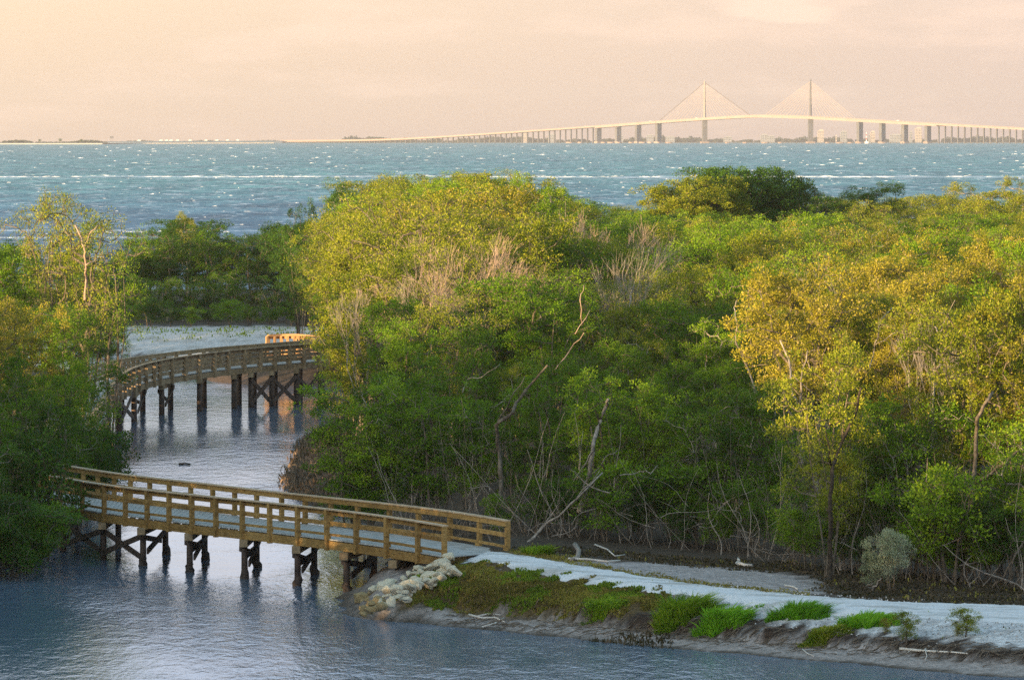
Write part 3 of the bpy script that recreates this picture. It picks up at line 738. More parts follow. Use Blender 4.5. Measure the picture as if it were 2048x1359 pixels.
limb('crooked_trunk', 203, [([(1003,960),(998,900),(992,850),(1025,825),(1032,805),(1060,770),(1095,730)], 0.17, 0.07), ([(996,845),(1020,800),(1050,752)], 0.06, 0.03), ([(1000,1000),(1002,960)], 0.12, 0.17)], 'crooked brown trunk above the boardwalk landing', BARK, 'tree')
limb('snag', 212, [([(1515,790),(1495,735),(1472,685),(1473,640),(1468,615),(1475,597)], 0.07, 0.03), ([(1472,672),(1455,690)], 0.02, 0.01)], 'thin pale dead limb standing out below the first bridge tower')
limb('snag', 206, [([(1737,745),(1748,700),(1758,660),(1762,638),(1785,615)], 0.06, 0.03), ([(1750,690),(1775,675),(1808,655)], 0.04, 0.02), ([(1758,662),(1757,635)], 0.04, 0.02)], 'forked whitish dead limb right of the golden crown')
limb('snag', 204, [([(1866,830),(1868,750),(1875,690),(1878,665),(1868,652)], 0.09, 0.04), ([(1870,745),(1890,710),(1908,695)], 0.05, 0.02), ([(1876,700),(1874,680),(1895,670),(1910,650)], 0.04, 0.02), ([(1878,672),(1890,640),(1910,600)], 0.04, 0.02)], 'pale antler-like dead tree left of the photo edge')
limb('snag', 210, [([(925,785),(935,758),(965,753),(1000,728)], 0.04, 0.02)], 'whitish dead branch tip over the crooked brown trunk')
limb('snag', 197.5, [([(1240,950),(1275,945),(1292,940),(1300,948),(1315,930)], 0.045, 0.025), ([(1292,940),(1300,928)], 0.02, 0.01)], 'short whitish crooked branch low in the wood centre')
limb('snag', 198, [([(1425,990),(1440,1005),(1465,1015),(1470,1020)], 0.045, 0.02), ([(1447,1008),(1450,1030),(1460,1060)], 0.025, 0.01)], 'dangling dead branch in the dark hollow above the litter flat')
limb('snag', 199, [([(1160,1062),(1200,1030),(1240,1025),(1266,1032)], 0.04, 0.03), ([(1266,1030),(1258,1080)], 0.04, 0.03)], 'arched dead stem above the driftwood roots')
limb('snag', 199, [([(1182,1140),(1186,1100),(1205,1000)], 0.06, 0.03)], 'thin upright whitish stem right of the leaning trunk foot')
limb('snag', 197, [([(1505,1118),(1520,1040),(1533,975)], 0.045, 0.025)], 'slender leaning stem left of the dark trunk')
limb('snag', 203, [([(1540,1120),(1541,1000),(1545,900)], 0.12, 0.09)], 'brown upright trunk in the dark hollow', BARK)
limb('snag', 240, [([(1258,600),(1270,560),(1285,520)], 0.05, 0.02), ([(1252,600),(1245,555),(1250,520)], 0.05, 0.02), ([(1258,620),(1262,590)], 0.06, 0.05)], 'group of upright silvery dead limbs in the canopy below the first tower')
limb('snag', 245, [([(928,625),(970,575),(1028,530)], 0.07, 0.03), ([(940,600),(960,560),(975,500)], 0.05, 0.02), ([(935,610),(1000,560),(1010,545)], 0.05, 0.02)], 'slanting pinkish dead limbs below the large leafless crown', BARK_TWIG)
limb('snag', 214, [([(1110,740),(1140,700),(1168,665)], 0.05, 0.03), ([(1165,650),(1160,600),(1168,570)], 0.05, 0.02), ([(1150,668),(1180,620)], 0.03, 0.02)], 'angled dead limbs above the crooked brown trunk', BARK_TWIG)

# stems and twigs too many to count in the gloom under the wood
rt = random.Random(3); b = MB()
for i in range(420):
    px = rt.uniform(690, 2060); D = wood_edge_D(px) + rt.uniform(0.3, 8)
    X = (px - CX) / F * D; z = gz(X, D)
    if z < 0.1: continue
    L_ = rt.uniform(0.6, 5.5); a = rt.gauss(0, 0.35); bb = rt.gauss(0, 0.2); r = rt.uniform(0.006, 0.02)
    if rt.random() < 0.3: a = rt.choice([-1, 1]) * rt.uniform(0.5, 1.2); L_ *= 0.5
    P = []; ph = rt.uniform(0, 6)
    for k in range(6):
        t = k / 5; P.append((X + math.sin(a) * L_ * t + 0.10 * math.sin(ph + t * 5), D + bb * L_ * t, z - 0.1 + math.cos(a) * L_ * t + 0.05 * math.sin(ph * 2 + 6 * t)))
    b.tube(P, [r * (1 - 0.6 * k / 5) for k in range(6)], 4)
b2_ = MB()
for i in range(135):
    px = rt.uniform(760, 2060); D = wood_edge_D(px) + rt.uniform(0.2, 3.5); X = (px - CX) / F * D; z = gz(X, D)
    if z < 0.1: continue
    L_ = rt.uniform(1.0, 5.0); a = rt.gauss(0, 0.45); r = rt.uniform(0.008, 0.028); ph = rt.uniform(0, 6); P = []
    if rt.random() < 0.3: a = rt.choice([-1, 1]) * rt.uniform(0.9, 1.5); L_ *= 0.55; z += rt.uniform(0, 2)
    for k in range(7):
        t = k / 6; P.append((X + math.sin(a) * L_ * t + 0.14 * math.sin(ph + t * 6), D + 0.1 * math.sin(ph + t * 3), z - 0.1 + math.cos(a) * L_ * t + 0.08 * math.sin(ph * 2 + 7 * t)))
    b2_.tube(P, [r * (1 - 0.6 * k / 6) for k in range(7)], 4)
    if rt.random() < 0.6:
        k = rt.randrange(2, 5); q = Vector(P[k]); e = q + Vector((rt.gauss(0, .45), rt.gauss(0, .1), rt.uniform(0.1, .8))); b2_.tube([q, (q + e) / 2 + Vector((0.05, 0, 0.03)), e], [r * .5, r * .4, r * .25], 3)
tag(b2_.build('pale_stems', BARK_PALE), 'scattered pale dead stems along the front of the wood', 'dead stems', kind='stuff')
tag(b.build('thicket_stems', BARK), 'tangle of thin pale stems in the gloom under the wood', 'thicket', kind='stuff')

# --- left side of the creek
LT = [ # px, D, top, kind, leaf, wide, phrase
 (165,262,12.9,'loose_b','olive',0.8,'tall airy tree with a pale forked trunk rising left against the sea'),
 (95,275,13.4,'loose_b','olive',0.6,'airy treetop highest in the left wood against the sea'),
 (222,272,11.9,'loose_b','lime',0.6,'thin-leaved tree at the right end of the left skyline'),
 (30,280,10.6,'broad_c','green',0.9,'rounded green tree on the left skyline'),
 (-25,262,11.2,'broad_a','green',0.9,'tree cut by the left edge on the skyline'),
 (110,285,11.0,'broad_b','dark',0.9,'dark crown behind the airy left trees'),
 (175,290,9.0,'broad_b','dark',0.9,'dark green crown above the far sand flat'),
 (205,330,7.0,'skirt_a','dark',0.9,'dark low crown at the left end of the far shrubs'),
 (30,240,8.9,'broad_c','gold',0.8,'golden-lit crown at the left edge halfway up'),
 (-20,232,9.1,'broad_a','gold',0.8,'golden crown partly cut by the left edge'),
 (110,246,8.5,'broad_a','green',0.8,'green crown right of the golden left-edge one'),
 (140,255,8.2,'broad_b','dark',0.7,'dark crown left of the sand flat'),
 (60,225,7.4,'skirt_a','green',0.95,'green leafy mangrove below the golden left crown'),
 (130,238,6.7,'skirt_a','lime',0.8,'bright green mangrove left of the far boardwalk curve'),
 (175,242,6.0,'skirt_b','green',0.85,'green mangrove overhanging the far boardwalk curve'),
 (0,216,7.0,'skirt_a','green',0.9,'mangrove at the left edge above the near boardwalk'),
 (128,224,5.4,'skirt_b','green',0.95,'leafy mangrove right above the near boardwalk start'),
 (88,222,5.8,'skirt_a','dark',0.85,'dark mangrove hiding the near boardwalk start'),
 (180,232,4.0,'bush_a','dark',1.0,'dark bush over the creek behind the near boardwalk'),
 (160,226,3.4,'bush_a','dark',0.8,'low dark bush behind the near boardwalk rail'),
 (30,208.5,4.6,'skirt_b','dark',0.9,'dark mangrove in front of the near boardwalk left end'),
 (15,206.5,4.8,'skirt_a','dark',0.9,'dark mangrove at the lower left edge by the water'),
 (-30,204,4.6,'skirt_b','dark',0.9,'dark mangrove cut by the lower left edge'),
 (70,208.5,4.6,'bush_b','dark',1.0,'dark leafy bush hiding the left start of the near boardwalk'),
 (45,203,2.6,'bush_a','green',1.2,'leafy bush overhanging the water lower left'),
 (20,201,2.9,'bush_a','dark',1.3,'dark bush in the bottom of the left mangroves'),
 (-30,200,3.2,'bush_a','dark',1.3,'dark bush cut by the left edge at the water'),
 (50,206,2.4,'bush_a','dark',1.1,'low dark bush touching the water lower left'),
 (0,204.5,2.2,'bush_a','dark',1.1,'lowest dark bush in the lower left corner'),
]
for px, D, top, kind, lk, wd, lb in LT:
    tree(kind, px, D, top, lk, 'mangrove_tree' if 'bush' not in kind else 'shrub', lb, 'tree' if 'bush' not in kind else 'shrub', 'mangroves left of the creek', wide=wd)
limb('pale_trunk', 261, [([(170,600),(172,560),(171,520),(168,495),(160,470),(150,450)], 0.13, 0.06), ([(169,497),(178,470),(195,450)], 0.08, 0.03), ([(172,530),(195,517),(200,515)], 0.06, 0.03)], 'sunlit pale forked trunk of the tall left tree', BARK_TWIG, 'tree')

# far shrubs behind the sand flat
fs = random.Random(9)
PH = ['leftmost','second','third','fourth','fifth','sixth','seventh','eighth','ninth','tenth','eleventh']
i = 0
for px, top in [(215,5.6),(262,6.2),(305,7.4),(345,8.6),(390,9.0),(430,8.2),(470,7.6),(515,7.9),(555,7.9),(600,8.2),(645,8.6)]:
    tree(fs.choice(['broad_c', 'skirt_a', 'skirt_a']), px, 458 + fs.uniform(-4, 4), top, fs.choice(['dark', 'green', 'dark']), 'shoreline_tree', f'{PH[i]} dark glossy tree in the row behind the sand flat, counted from left', 'tree', 'dark trees behind the sand flat', wide=1.15); i += 1
tree('tall_a', 375, 482, 9.4, 'olive', 'shoreline_tree', 'pale-leaved treetop poking above the row behind the sand flat', 'tree', wide=0.7)
for i, px in enumerate([185,225,262,300,340,380,420,460,500,540,580,620,655]):
    tree('bush_a', px, 432 + fs.uniform(-2, 2), 2.3 + fs.uniform(0, 1.2), fs.choice(['green', 'dark', 'green']), 'shrub', f'low green shrub at the back of the sand flat, {(PH + ["twelfth", "thirteenth"])[i]} from left', 'shrub', 'shrubs at the back of the sand flat', wide=1.25)

for i, (px, top) in enumerate([(195,4.6),(240,5.6),(285,6.6),(330,7.8),(375,8.2),(420,7.8),(465,7.2),(510,7.3),(555,7.4),(600,7.8)]):
    tree(fs.choice(['skirt_a', 'dome']), px, 490 + fs.uniform(-4, 4), top, 'dark', 'shoreline_tree', f'{PH[i]} tree of the hinder row behind the sand flat, counted from left', 'tree', 'dark trees behind the sand flat', wide=1.5)
for i, px in enumerate([205,250,290,335,375,415,455,500,545,585,625]):
    tree('skirt_b', px, 444 + fs.uniform(-2, 2), 4.2 + fs.uniform(0, 1.2), fs.choice(['green', 'dark', 'green']), 'shrub', f'{PH[i]} tall shrub in front of the dark trees behind the sand flat', 'shrub', 'shrubs at the back of the sand flat', wide=1.3)

# wooded west bank, beside and behind the photographer's left: it throws the long evening shade
wr = np.random.RandomState(4); WV = []; wb = MB()
for i in range(205):
    t = wr.uniform(0, 1); y = 60 + 430 * t; x = -float(np.interp(y, [60, 170, 215, 300, 400, 490], [34, 32, 28, 36, 58, 62])) - wr.uniform(0, 26)
    top = wr.uniform(9.2, 11.4) if y > 195 else wr.uniform(11.0, 13.0)
    if i >= 150: y = wr.uniform(110, 222); x = -float(np.interp(y, [110, 170, 222], [31, 27.5, 27])) - wr.uniform(0, 14); top = wr.uniform(11, 13.2)
    elif i > 135: x, y = -wr.uniform(62, 95), wr.uniform(360, 520)
    n = 130; g = wr.normal(size=(n, 3)); g /= np.linalg.norm(g, axis=1, keepdims=True)
    g *= wr.uniform(0.45, 1.0, size=(n, 1)) ** 0.5
    c_ = np.array([x, y, top * 0.56]) + g * np.array([3.4, 3.4, top * 0.44])
    WV.append(leaves_array(c_, 9, 0.75, 0.5, 0.34, wr))
    wb.tube([(x, y, 0.2), (x + wr.normal() * 0.4, y, top * 0.5), (x + wr.normal() * 0.8, y, top * 0.85)], [0.2, 0.14, 0.05], 5)
wo = link('western_woods', quads_mesh('western_woods', np.concatenate(WV), 4, LEAF['green']))
tag(wo, 'dense mangrove wood on the west bank left of the view', 'wood', kind='stuff')
wb.build('stems', BARK, wo)

# ------------------------------------------------------------------ boardwalks
wd_ = M('weathered_pine'); wv = wd_.coords('Object', (1, 1, 1)); g1 = wd_.noise(wd_.coords('Object', (2.2, 2.2, 9)), 2.0, 6, 0.6); g2 = wd_.noise(wv, 0.45, 4)
c = wd_.ramp(g1, [(0.25, (0.17, 0.095, 0.03)), (0.5, (0.38, 0.225, 0.07)), (0.75, (0.54, 0.34, 0.12))])
c = wd_.mix(1.0, c, wd_.ramp(g2, [(0.35, (0.55, 0.52, 0.48)), (0.6, (1.05, 1.05, 1.05))]), 'MULTIPLY')
wd_.color(c); wd_.bump(g1, 0.4, 0.01); WOOD = wd_.set(0.75, 0.2)
CAPM = simple_mat('cap_board', (0.40, 0.27, 0.15), (0.58, 0.43, 0.28), 3, 0.7, 0.3)
DECKM = simple_mat('grey_deck', (0.30, 0.29, 0.26), (0.50, 0.49, 0.46), 2.2, 0.8, 0.2)
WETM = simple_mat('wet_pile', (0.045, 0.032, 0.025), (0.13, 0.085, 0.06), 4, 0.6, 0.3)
OLDW = simple_mat('old_pine', (0.19, 0.13, 0.07), (0.46, 0.33, 0.19), 3, 0.8, 0.2)
SUNW = simple_mat('sunlit_pine', (0.38, 0.21, 0.09), (0.52, 0.31, 0.15), 3, 0.7, 0.2)  # orange evening sun put into the pine colour of the far boardwalk's end
CRUST = simple_mat('oyster_crust', (0.03, 0.022, 0.02), (0.12, 0.09, 0.07), 9, 0.9, 0.1, bumpd=0.03)

def boardwalk(name, label, A, B, postsA, postsB, wood, cap, deckm, rail=1.08, under=0.40, pw=0.15, caprail=True, zmid=(0.52,)):
    """A, B: rail-top polylines (front, back) of equal count. postsA/B: indices in float along them"""
    root = empty(name, (A[len(A)//2].x, A[len(A)//2].y, 0), label, 'boardwalk'); o = Vector(root.location)
    A = [p - o for p in A]; B = [p - o for p in B]
    def on(P, t):
        i = min(int(t), len(P) - 2); return P[i].lerp(P[i + 1], t - i)
    # deck boards across
    d = MB(); n = len(A)
    for i in range(n - 1):
        L_ = (A[i + 1] - A[i]).length; k = max(2, int(L_ / 0.29))
        for j in range(k):
            t0, t1 = (j + 0.04) / k, (j + 0.96) / k
            a0, a1 = A[i].lerp(A[i + 1], t0), A[i].lerp(A[i + 1], t1); b0, b1 = B[i].lerp(B[i + 1], t0), B[i].lerp(B[i + 1], t1)
            a0, a1, b0, b1 = [q - Vector((0, 0, rail)) for q in (a0, a1, b0, b1)]
            e = Vector((0, 0, 0.04)); d.add([a0, a1, b1, b0, a0 - e, a1 - e, b1 - e, b0 - e], [(3, 2, 1, 0), (4, 5, 6, 7), (0, 1, 5, 4), (1, 2, 6, 5), (2, 3, 7, 6), (3, 0, 4, 7)])
    d.build('deck', deckm, root)
    mid = [(A[i] + B[i]) / 2 for i in range(n)]
    for P, posts in ((A, postsA), (B, postsB)):
        s_ = []
        for i in range(n):
            q = (P[i] - mid[i]); q.z = 0; s_.append(q.normalized())
        def line(nm, dz, off, w, h, m):
            b = MB()
            for i in range(n - 1):
                b.beam(P[i] + s_[i] * off + Vector((0, 0, dz)), P[i + 1] + s_[i + 1] * off + Vector((0, 0, dz)), w, h)
            return b.build(nm, m, root)
        line('cap_rail', -0.02, 0.01, 0.24, 0.045, cap)
        line('top_rail', -0.135, -0.02 - 0.045, 0.045, 0.18, wood)
        for z in zmid: line('middle_rail', -z, -0.065, 0.045, 0.15, wood)
        line('toe_rail', -rail + 0.16, -0.075, 0.06, 0.09, wood)
        line('stringer', -rail - 0.22, -0.02, 0.07, 0.30, wood)
        for t in posts:
            p = on(P, t); i = min(int(t), n - 1); off = s_[i] * 0.075
            d_ = (P[min(i + 1, n - 1)] - P[max(i - 1, 0)]); rz = math.atan2(d_.y, d_.x)
            b = MB(); q = p + off; zt = q.z - 0.045; zb = q.z - rail - under
            b.box(q.x, q.y, (zt + zb) / 2, pw, pw, zt - zb, rz)
            b.box(p.x - s_[i].x * 0.05, p.y - s_[i].y * 0.05, q.z - rail + 0.06, 0.3, 0.08, 0.11, rz)
            b.build('post', wood, root)
    b = MB()
    for t in np.arange(0.35, n - 1, 0.7):
        p, q = on(A, t), on(B, t); e = Vector((0, 0, -rail - 0.17)); b.beam(p.lerp(q, 0.03) + e, p.lerp(q, 0.97) + e, 0.06, 0.2)
    b.build('floor_joist', wood, root)
    return root, A, B, on, rail

def bents(root, A, B, on, rail, lst, r=0.15, depth=1.3, wet=None):
    """lst: (tA, tB, braced, splay feet)"""
    out = []
    o = Vector(root.location)
    for ta, tb, brace, lump in lst:
        pa, pb = on(A, ta), on(B, tb); e = pb - pa; e.z = 0; e = e / e.length
        fa, fb = pa + e * 0.2, pb - e * 0.2; zt = min(fa.z, fb.z) - rail - 0.62
        b = MB(); b.beam(Vector((pa.x, pa.y, zt + 0.12)) - e * 0.3, Vector((pb.x, pb.y, zt + 0.12)) + e * 0.3, 0.3, 0.26); b.build('pile_cap', OLDW, root)
        feet = []
        for q in (fa, fb):
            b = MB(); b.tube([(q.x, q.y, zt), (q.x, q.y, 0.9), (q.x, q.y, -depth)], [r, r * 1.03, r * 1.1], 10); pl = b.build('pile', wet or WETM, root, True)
            if lump:
                b = MB(); rr2 = random.Random(int(q.x * 100)); ns = 10; P = [(q.x + rr2.uniform(-.05, .05), q.y, z) for z in (-0.6, -0.1, 0.08, 0.22, 0.36)]
                b.tube(P, [r * 1.4, r * 1.6, r * 1.5, r * 1.3, r * 1.02], ns)
                m = b.build('oyster_crust', CRUST, pl, True)
            feet.append(q)
        if brace:
            b = MB(); u, v = feet
            z1, z2 = zt - 0.1, 0.55
            side = Vector((-e.y, e.x, 0)) * (r + 0.05)
            b.beam(Vector((u.x, u.y, z1)) + side, Vector((v.x, v.y, z2)) + side, 0.07, 0.2)
            b.beam(Vector((u.x, u.y, z2)) - side, Vector((v.x, v.y, z1)) - side, 0.07, 0.22)
            if brace > 1: b.beam(Vector((u.x, u.y, 0.75)) + side * 0.2, Vector((v.x, v.y, 0.75)) + side * 0.2, 0.08, 0.2)
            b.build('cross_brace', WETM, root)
        out.append(feet)
    return out

def railz(px): return float(np.interp(px, [0, 650, 890, 1019], [2.91, 2.91, 2.80, 2.72]))
FRONT = [(60,942),(119,953),(163,962),(207,968),(249.5,973),(293,978),(337,983),(383,988),(431,992.5),(484,998),(539,1003.5),(595,1009.5),(654,1016),(713,1022.5),(774,1030.5),(837,1040.5),(891,1050)]
REAR_PX = [60,98,125,165,194,227,259.5,298,337,380,424,468,512,562,609,660,714,777.5,835.5,898,957,1014]
REAR_Y = lambda x: float(np.interp(x, [60,98,125,201,262,337,467,560,640,700,758,835,900,957,1019], [916,923,929,941,949.5,957.5,972,984,991.5,997,1004,1012,1019,1028.5,1040.5]))
Af = [at(x, y, railz(x)) for x, y in FRONT]; Bf = [at(x, REAR_Y(x), railz(x)) for x in REAR_PX]
def resample(P, n):
    L_ = [0]
    for i in range(len(P) - 1): L_.append(L_[-1] + (P[i + 1] - P[i]).length)
    out = []
    for k in range(n):
        s = L_[-1] * k / (n - 1); i = int(np.clip(np.searchsorted(L_, s, 'right') - 1, 0, len(P) - 2))
        out.append(P[i].lerp(P[i + 1], (s - L_[i]) / (L_[i + 1] - L_[i])))
    return out, L_
def smooth(P, it=3):
    for _ in range(it):
        Q = [p.copy() for p in P]
        for i in range(1, len(P) - 1): Q[i] = P[i] * 0.5 + (P[i - 1] + P[i + 1]) * 0.25
        P = Q
    return P
Af, Bf = smooth(Af, 2), smooth(Bf, 3)
def param_of(P, x):   # float index along P whose pixel column is x
    v = [px_of(p.x, p.y) for p in P]; return float(np.interp(x, v, range(len(P))))
NS = 36
# back line runs on past the front line's end: the deck beyond it is the landing
Ar, _ = resample(Af, NS); Br, _ = resample(Bf, NS)
bw, A_, B_, on_, rl = boardwalk('boardwalk', 'near timber boardwalk with grey deck crossing the creek to the white path', Ar, Br,
    [param_of(Ar, x) for x in (75,119,163,207,249.5,293,337,383,431,484,539,595,654,713,774,837,890.5)],
    [param_of(Br, x) for x in (75,98,125,165,194,227,259.5,298,337,380,424,468,512,562,609,660,714,777.5,835.5,898,957,1013)], WOOD, CAPM, DECKM)
bl = []
for fx, rx, br, lump in [(70,108,1,0),(124,155,1,0),(204,236,0,0),(283,331,1,1),(377,409,2,1),(487,513,2,1),(593,629,2,1),(690,750,1,1),(790,880,0,0)]:
    bl.append((param_of(Ar, fx), param_of(Br, rx), br, lump))
ft = bents(bw, A_, B_, on_, rl, bl, r=0.115)
b = MB()
for i, j in ((1, 2), (2, 3)):
    u, v = ft[i][0], ft[j][0]
    for z1, z2, o_ in ((1.15, 0.3, 0.2), (0.3, 1.15, 0.27)):
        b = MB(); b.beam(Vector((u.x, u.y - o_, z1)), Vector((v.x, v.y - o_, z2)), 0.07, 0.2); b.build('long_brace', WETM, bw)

# far boardwalk: plan line given as (column, distance, rail height)
FB = [(150,240,2.9),(185,258,2.95),(205,275,2.98),(222,290,3.0),(238,301,3.02),(258,308,3.05),(287,313,3.1),(322,317,3.16),(360,319,3.25),(400,320.5,3.34),(440,322,3.42),(483,324,3.5),(543,326,3.56),(600,328,3.6),(660,331,3.62),(720,335,3.62)]
def at2(px, D, z): return Vector(((px - CX) / F * D, D, z))
C0, _ = resample(smooth([at2(*q) for q in FB], 1), 64)
As, Bs = [], []
for i in range(64):
    d = C0[min(i + 1, 63)] - C0[max(i - 1, 0)]; d.z = 0; d.normalize(); nrm = Vector((d.y, -d.x, 0))
    As.append(C0[i] + nrm * 0.0); Bs.append(C0[i] - nrm * 2.6)
pcols = [214,222,230,238,247,256,265,276,290,306,318,342,369,397,427,455,487,519,548,577,606,636,668]
bw2, A2, B2, on2, rl2 = boardwalk('boardwalk', 'far curving timber boardwalk on dark piles in front of the sand flat', As, Bs,
    [param_of(As, x) for x in pcols] + [2, 6, 10], [param_of(Bs, x + 12) for x in pcols if x + 12 > 225], OLDW, OLDW, DECKM, zmid=(0.40, 0.62, 0.84), pw=0.17)
def fixc(P, x): return param_of(P, x)
bl = [(fixc(As, 210), fixc(Bs, 215), 1, 0), (fixc(As, 237), fixc(Bs, 240), 1, 0), (fixc(As, 267), fixc(Bs, 285), 1, 0), (fixc(As, 322), fixc(Bs, 341), 1, 0), (fixc(As, 398), fixc(Bs, 408), 0, 0),
      (fixc(As, 467), fixc(Bs, 478), 0, 0), (fixc(As, 501), fixc(Bs, 508), 0, 0), (fixc(As, 543), fixc(Bs, 550), 0, 0), (fixc(As, 592), fixc(Bs, 600), 0, 0), (fixc(As, 640), fixc(Bs, 648), 0, 0)]
ft = bents(bw2, A2, B2, on2, rl2, bl, r=0.16)
b = MB()
for i, j in ((6, 7), (7, 8), (8, 9), (1, 2)):
    u, v = ft[i][0], ft[j][0]
    for z1, z2, o_ in ((1.7, 0.2, 0.25), (0.2, 1.7, 0.33)):
        b = MB(); b.beam(Vector((u.x, u.y - o_, z1)), Vector((v.x, v.y - o_, z2)), 0.07, 0.24); b.build('long_brace', WETM, bw2)
# its last leg, doubling back to the sand
E = [at2(533, 360, 2.92), at2(560, 360.5, 2.93), at2(590, 360.3, 2.95), at2(612, 359, 2.95), at2(632, 355.5, 2.93), at2(650, 350, 2.93)]
EB = [p + Vector((0, 2.4, 0)) for p in E]; EB[-1].x += 1.5; EB[-2].x += 0.8
bw3, A3, B3, on3, rl3 = boardwalk('boardwalk', 'short orange-lit end of the far boardwalk with upright posts on the sand', E, EB, [0.02, 0.6, 1.05, 1.5, 1.95, 2.4, 2.85, 3.3, 3.8, 4.4, 4.95], [0.02, 1, 2, 3, 4], SUNW, SUNW, DECKM, zmid=())
bents(bw3, A3, B3, on3, rl3, [(0.3, 0.3, 0, 0), (2.2, 2.2, 0, 0), (4.2, 4.2, 0, 0)], r=0.15)

# ------------------------------------------------------------------ riprap
ROCKM = simple_mat('limestone', (0.44, 0.37, 0.25), (0.74, 0.66, 0.49), 5, 0.9, 0.1, bumpd=0.05)
ROCKB = simple_mat('stained_limestone', (0.22, 0.15, 0.06), (0.42, 0.32, 0.17), 6, 0.9, 0.1, bumpd=0.05)
import bmesh
rock_me = []
for k in range(6):
    bm = bmesh.new(); bmesh.ops.create_icosphere(bm, subdivisions=3, radius=1.0)
    rk = random.Random(k); off = Vector((rk.uniform(0, 50), rk.uniform(0, 50), 0))
    planes = [(Vector((rk.gauss(0, 1), rk.gauss(0, 1), rk.gauss(0, 1))).normalized(), rk.uniform(0.6, 0.85)) for _ in range(9)]
    for v in bm.verts:
        for n_, d_ in planes:
            e = v.co.dot(n_) - d_ * 0.85
            if e > 0: v.co -= n_ * e * 0.97
        v.co *= 1 + 0.12 * mnoise.noise(v.co * 1.6 + off) + 0.05 * mnoise.noise(v.co * 5 + off)
    me = bpy.data.meshes.new('boulder'); bm.to_mesh(me); bm.free(); me.materials.append(ROCKM); rock_me.append(me)
rk = random.Random(12); cnt = 0
for i in range(23):
    t = i / 22.0; cx = 712 + (893 - 712) * t; top = 1213 + (1128 - 1213) * t
    wband = int(round(4.6 - 1.6 * abs(t - 0.45)))
    for j in range(wband):
        py = top + j * 8.0 - 12 + rk.uniform(-4, 4); px = cx + rk.uniform(-6, 6) + j * 5
        z = 0.25 + 1.5 * t - j * 0.07
        p = at(px, py, z); s = rk.choice([rk.uniform(0.08, 0.16), rk.uniform(0.13, 0.26)])
        zz = max(z, gz(p.x, p.y) + s * 0.25)
        p = at(px, py, zz)
        o = link('boulder', rock_me[rk.randrange(6)]); o.location = p
        o.scale = (s * rk.uniform(0.95, 1.4), s * rk.uniform(0.9, 1.2), s * rk.uniform(0.7, 0.95)); o.rotation_euler = (rk.uniform(-.4, .4), rk.uniform(-.4, .4), rk.uniform(0, 6.3))
        if t < 0.2:
            o.material_slots[0].link = 'OBJECT'; o.material_slots[0].material = ROCKB
            tag(o, 'brown weed-stained limestone boulder at the waterline foot of the riprap', 'rock', 'stained boulders at the foot of the riprap')
        elif t > 0.8: tag(o, 'small pale limestone boulder at the top of the riprap by the boardwalk end', 'rock', 'boulders at the top of the riprap')
        else: tag(o, 'cream limestone boulder in the middle of the riprap slope', 'rock', 'boulders of the riprap slope')
# bed of smaller stones and soil under them
b = MB(); P = [at(700, 1224, 0.0), at(740, 1200, 0.45), at(800, 1165, 0.9), at(860, 1138, 1.4), at(900, 1126, 1.66)]
V_ = []
for p in P: V_ += [p + Vector((0.3, -1.3, -0.28)), p + Vector((-0.3, 1.4, -0.16)), p + Vector((-0.9, 2.4, -0.9))]
fs_ = []
for i in range(4):
    for j in range(2): fs_.append((i * 3 + j, i * 3 + 3 + j, i * 3 + 4 + j, i * 3 + 1 + j))
b.add(V_, fs_); tag(b.build('riprap_bed', BARK_DARK, smooth=True), 'stony earth bed under the riprap boulders', 'stone bed', kind='structure')

# ------------------------------------------------------------------ ground cover and tufts
def scatter(poly, n, seed, cond=None):
    r_ = np.random.RandomState(seed); lo, hi = poly.min(0), poly.max(0); P = r_.uniform(lo, hi, size=(n, 2))
    s = sdf(P, poly) + 0.75 * fbm(P[:, 0], P[:, 1], 1.5, 41); P = P[s < 0]
    if cond is not None: P = P[cond(P)]
    return P, r_
def blades(P, r_, hmin, hmax, w, lean=0.5):
    n = len(P); z = height(P[:, 0], P[:, 1]); base = np.stack([P[:, 0], P[:, 1], z - 0.01], 1)
    th = r_.uniform(0, 6.28, n); hh = r_.uniform(hmin, hmax, n); ln = r_.uniform(0.1, lean, n)
    d = np.stack([np.cos(th) * ln, np.sin(th) * ln, np.sqrt(1 - ln ** 2)], 1) * hh[:, None]
    s = np.stack([-np.sin(th), np.cos(th), np.zeros(n)], 1) * w * 0.5
    s += r_.normal(size=(n, 3)) * w * 0.2
    return np.stack([base - s * 0.6, base + s * 0.6, base + d * 0.6 + s, base + d, base + d * 0.55 - s], 1)
COVB = leaf_mat('cover_brown', (0.10, 0.08, 0.02), (0.22, 0.175, 0.035), (0.30, 0.29, 0.055), 0.2, (0.3, 0.2, 0.1))
COVG = leaf_mat('cover_green', (0.08, 0.12, 0.012), (0.17, 0.25, 0.02), (0.30, 0.40, 0.035), 0.35)
DARKC = leaf_mat('cover_dark', (0.035, 0.026, 0.016), (0.06, 0.045, 0.028), (0.11, 0.08, 0.05), 0.1)
patch = lambda P: fbm(P[:, 0], P[:, 1], 3.2, 51)
P, r_ = scatter(COVER, 90000, 1, lambda P: patch(P) < 0.12 + 0.2 * np.random.RandomState(1).rand(len(P)))
tag(link('ground_cover', quads_mesh('ground_cover', blades(P, r_, 0.03, 0.12, 0.05), 5, COVB)), 'olive-brown creeping plants on the creek bank below the path', 'ground cover', kind='stuff')
P, r_ = scatter(COVER, 90000, 2, lambda P: patch(P) > 0.05 + 0.2 * np.random.RandomState(2).rand(len(P)))
tag(link('ground_cover', quads_mesh('ground_cover', blades(P, r_, 0.04, 0.14, 0.05), 5, COVG)), 'green patches of low plants on the creek bank below the path', 'ground cover', kind='stuff')
P, r_ = scatter(VERGE, 22000, 3)
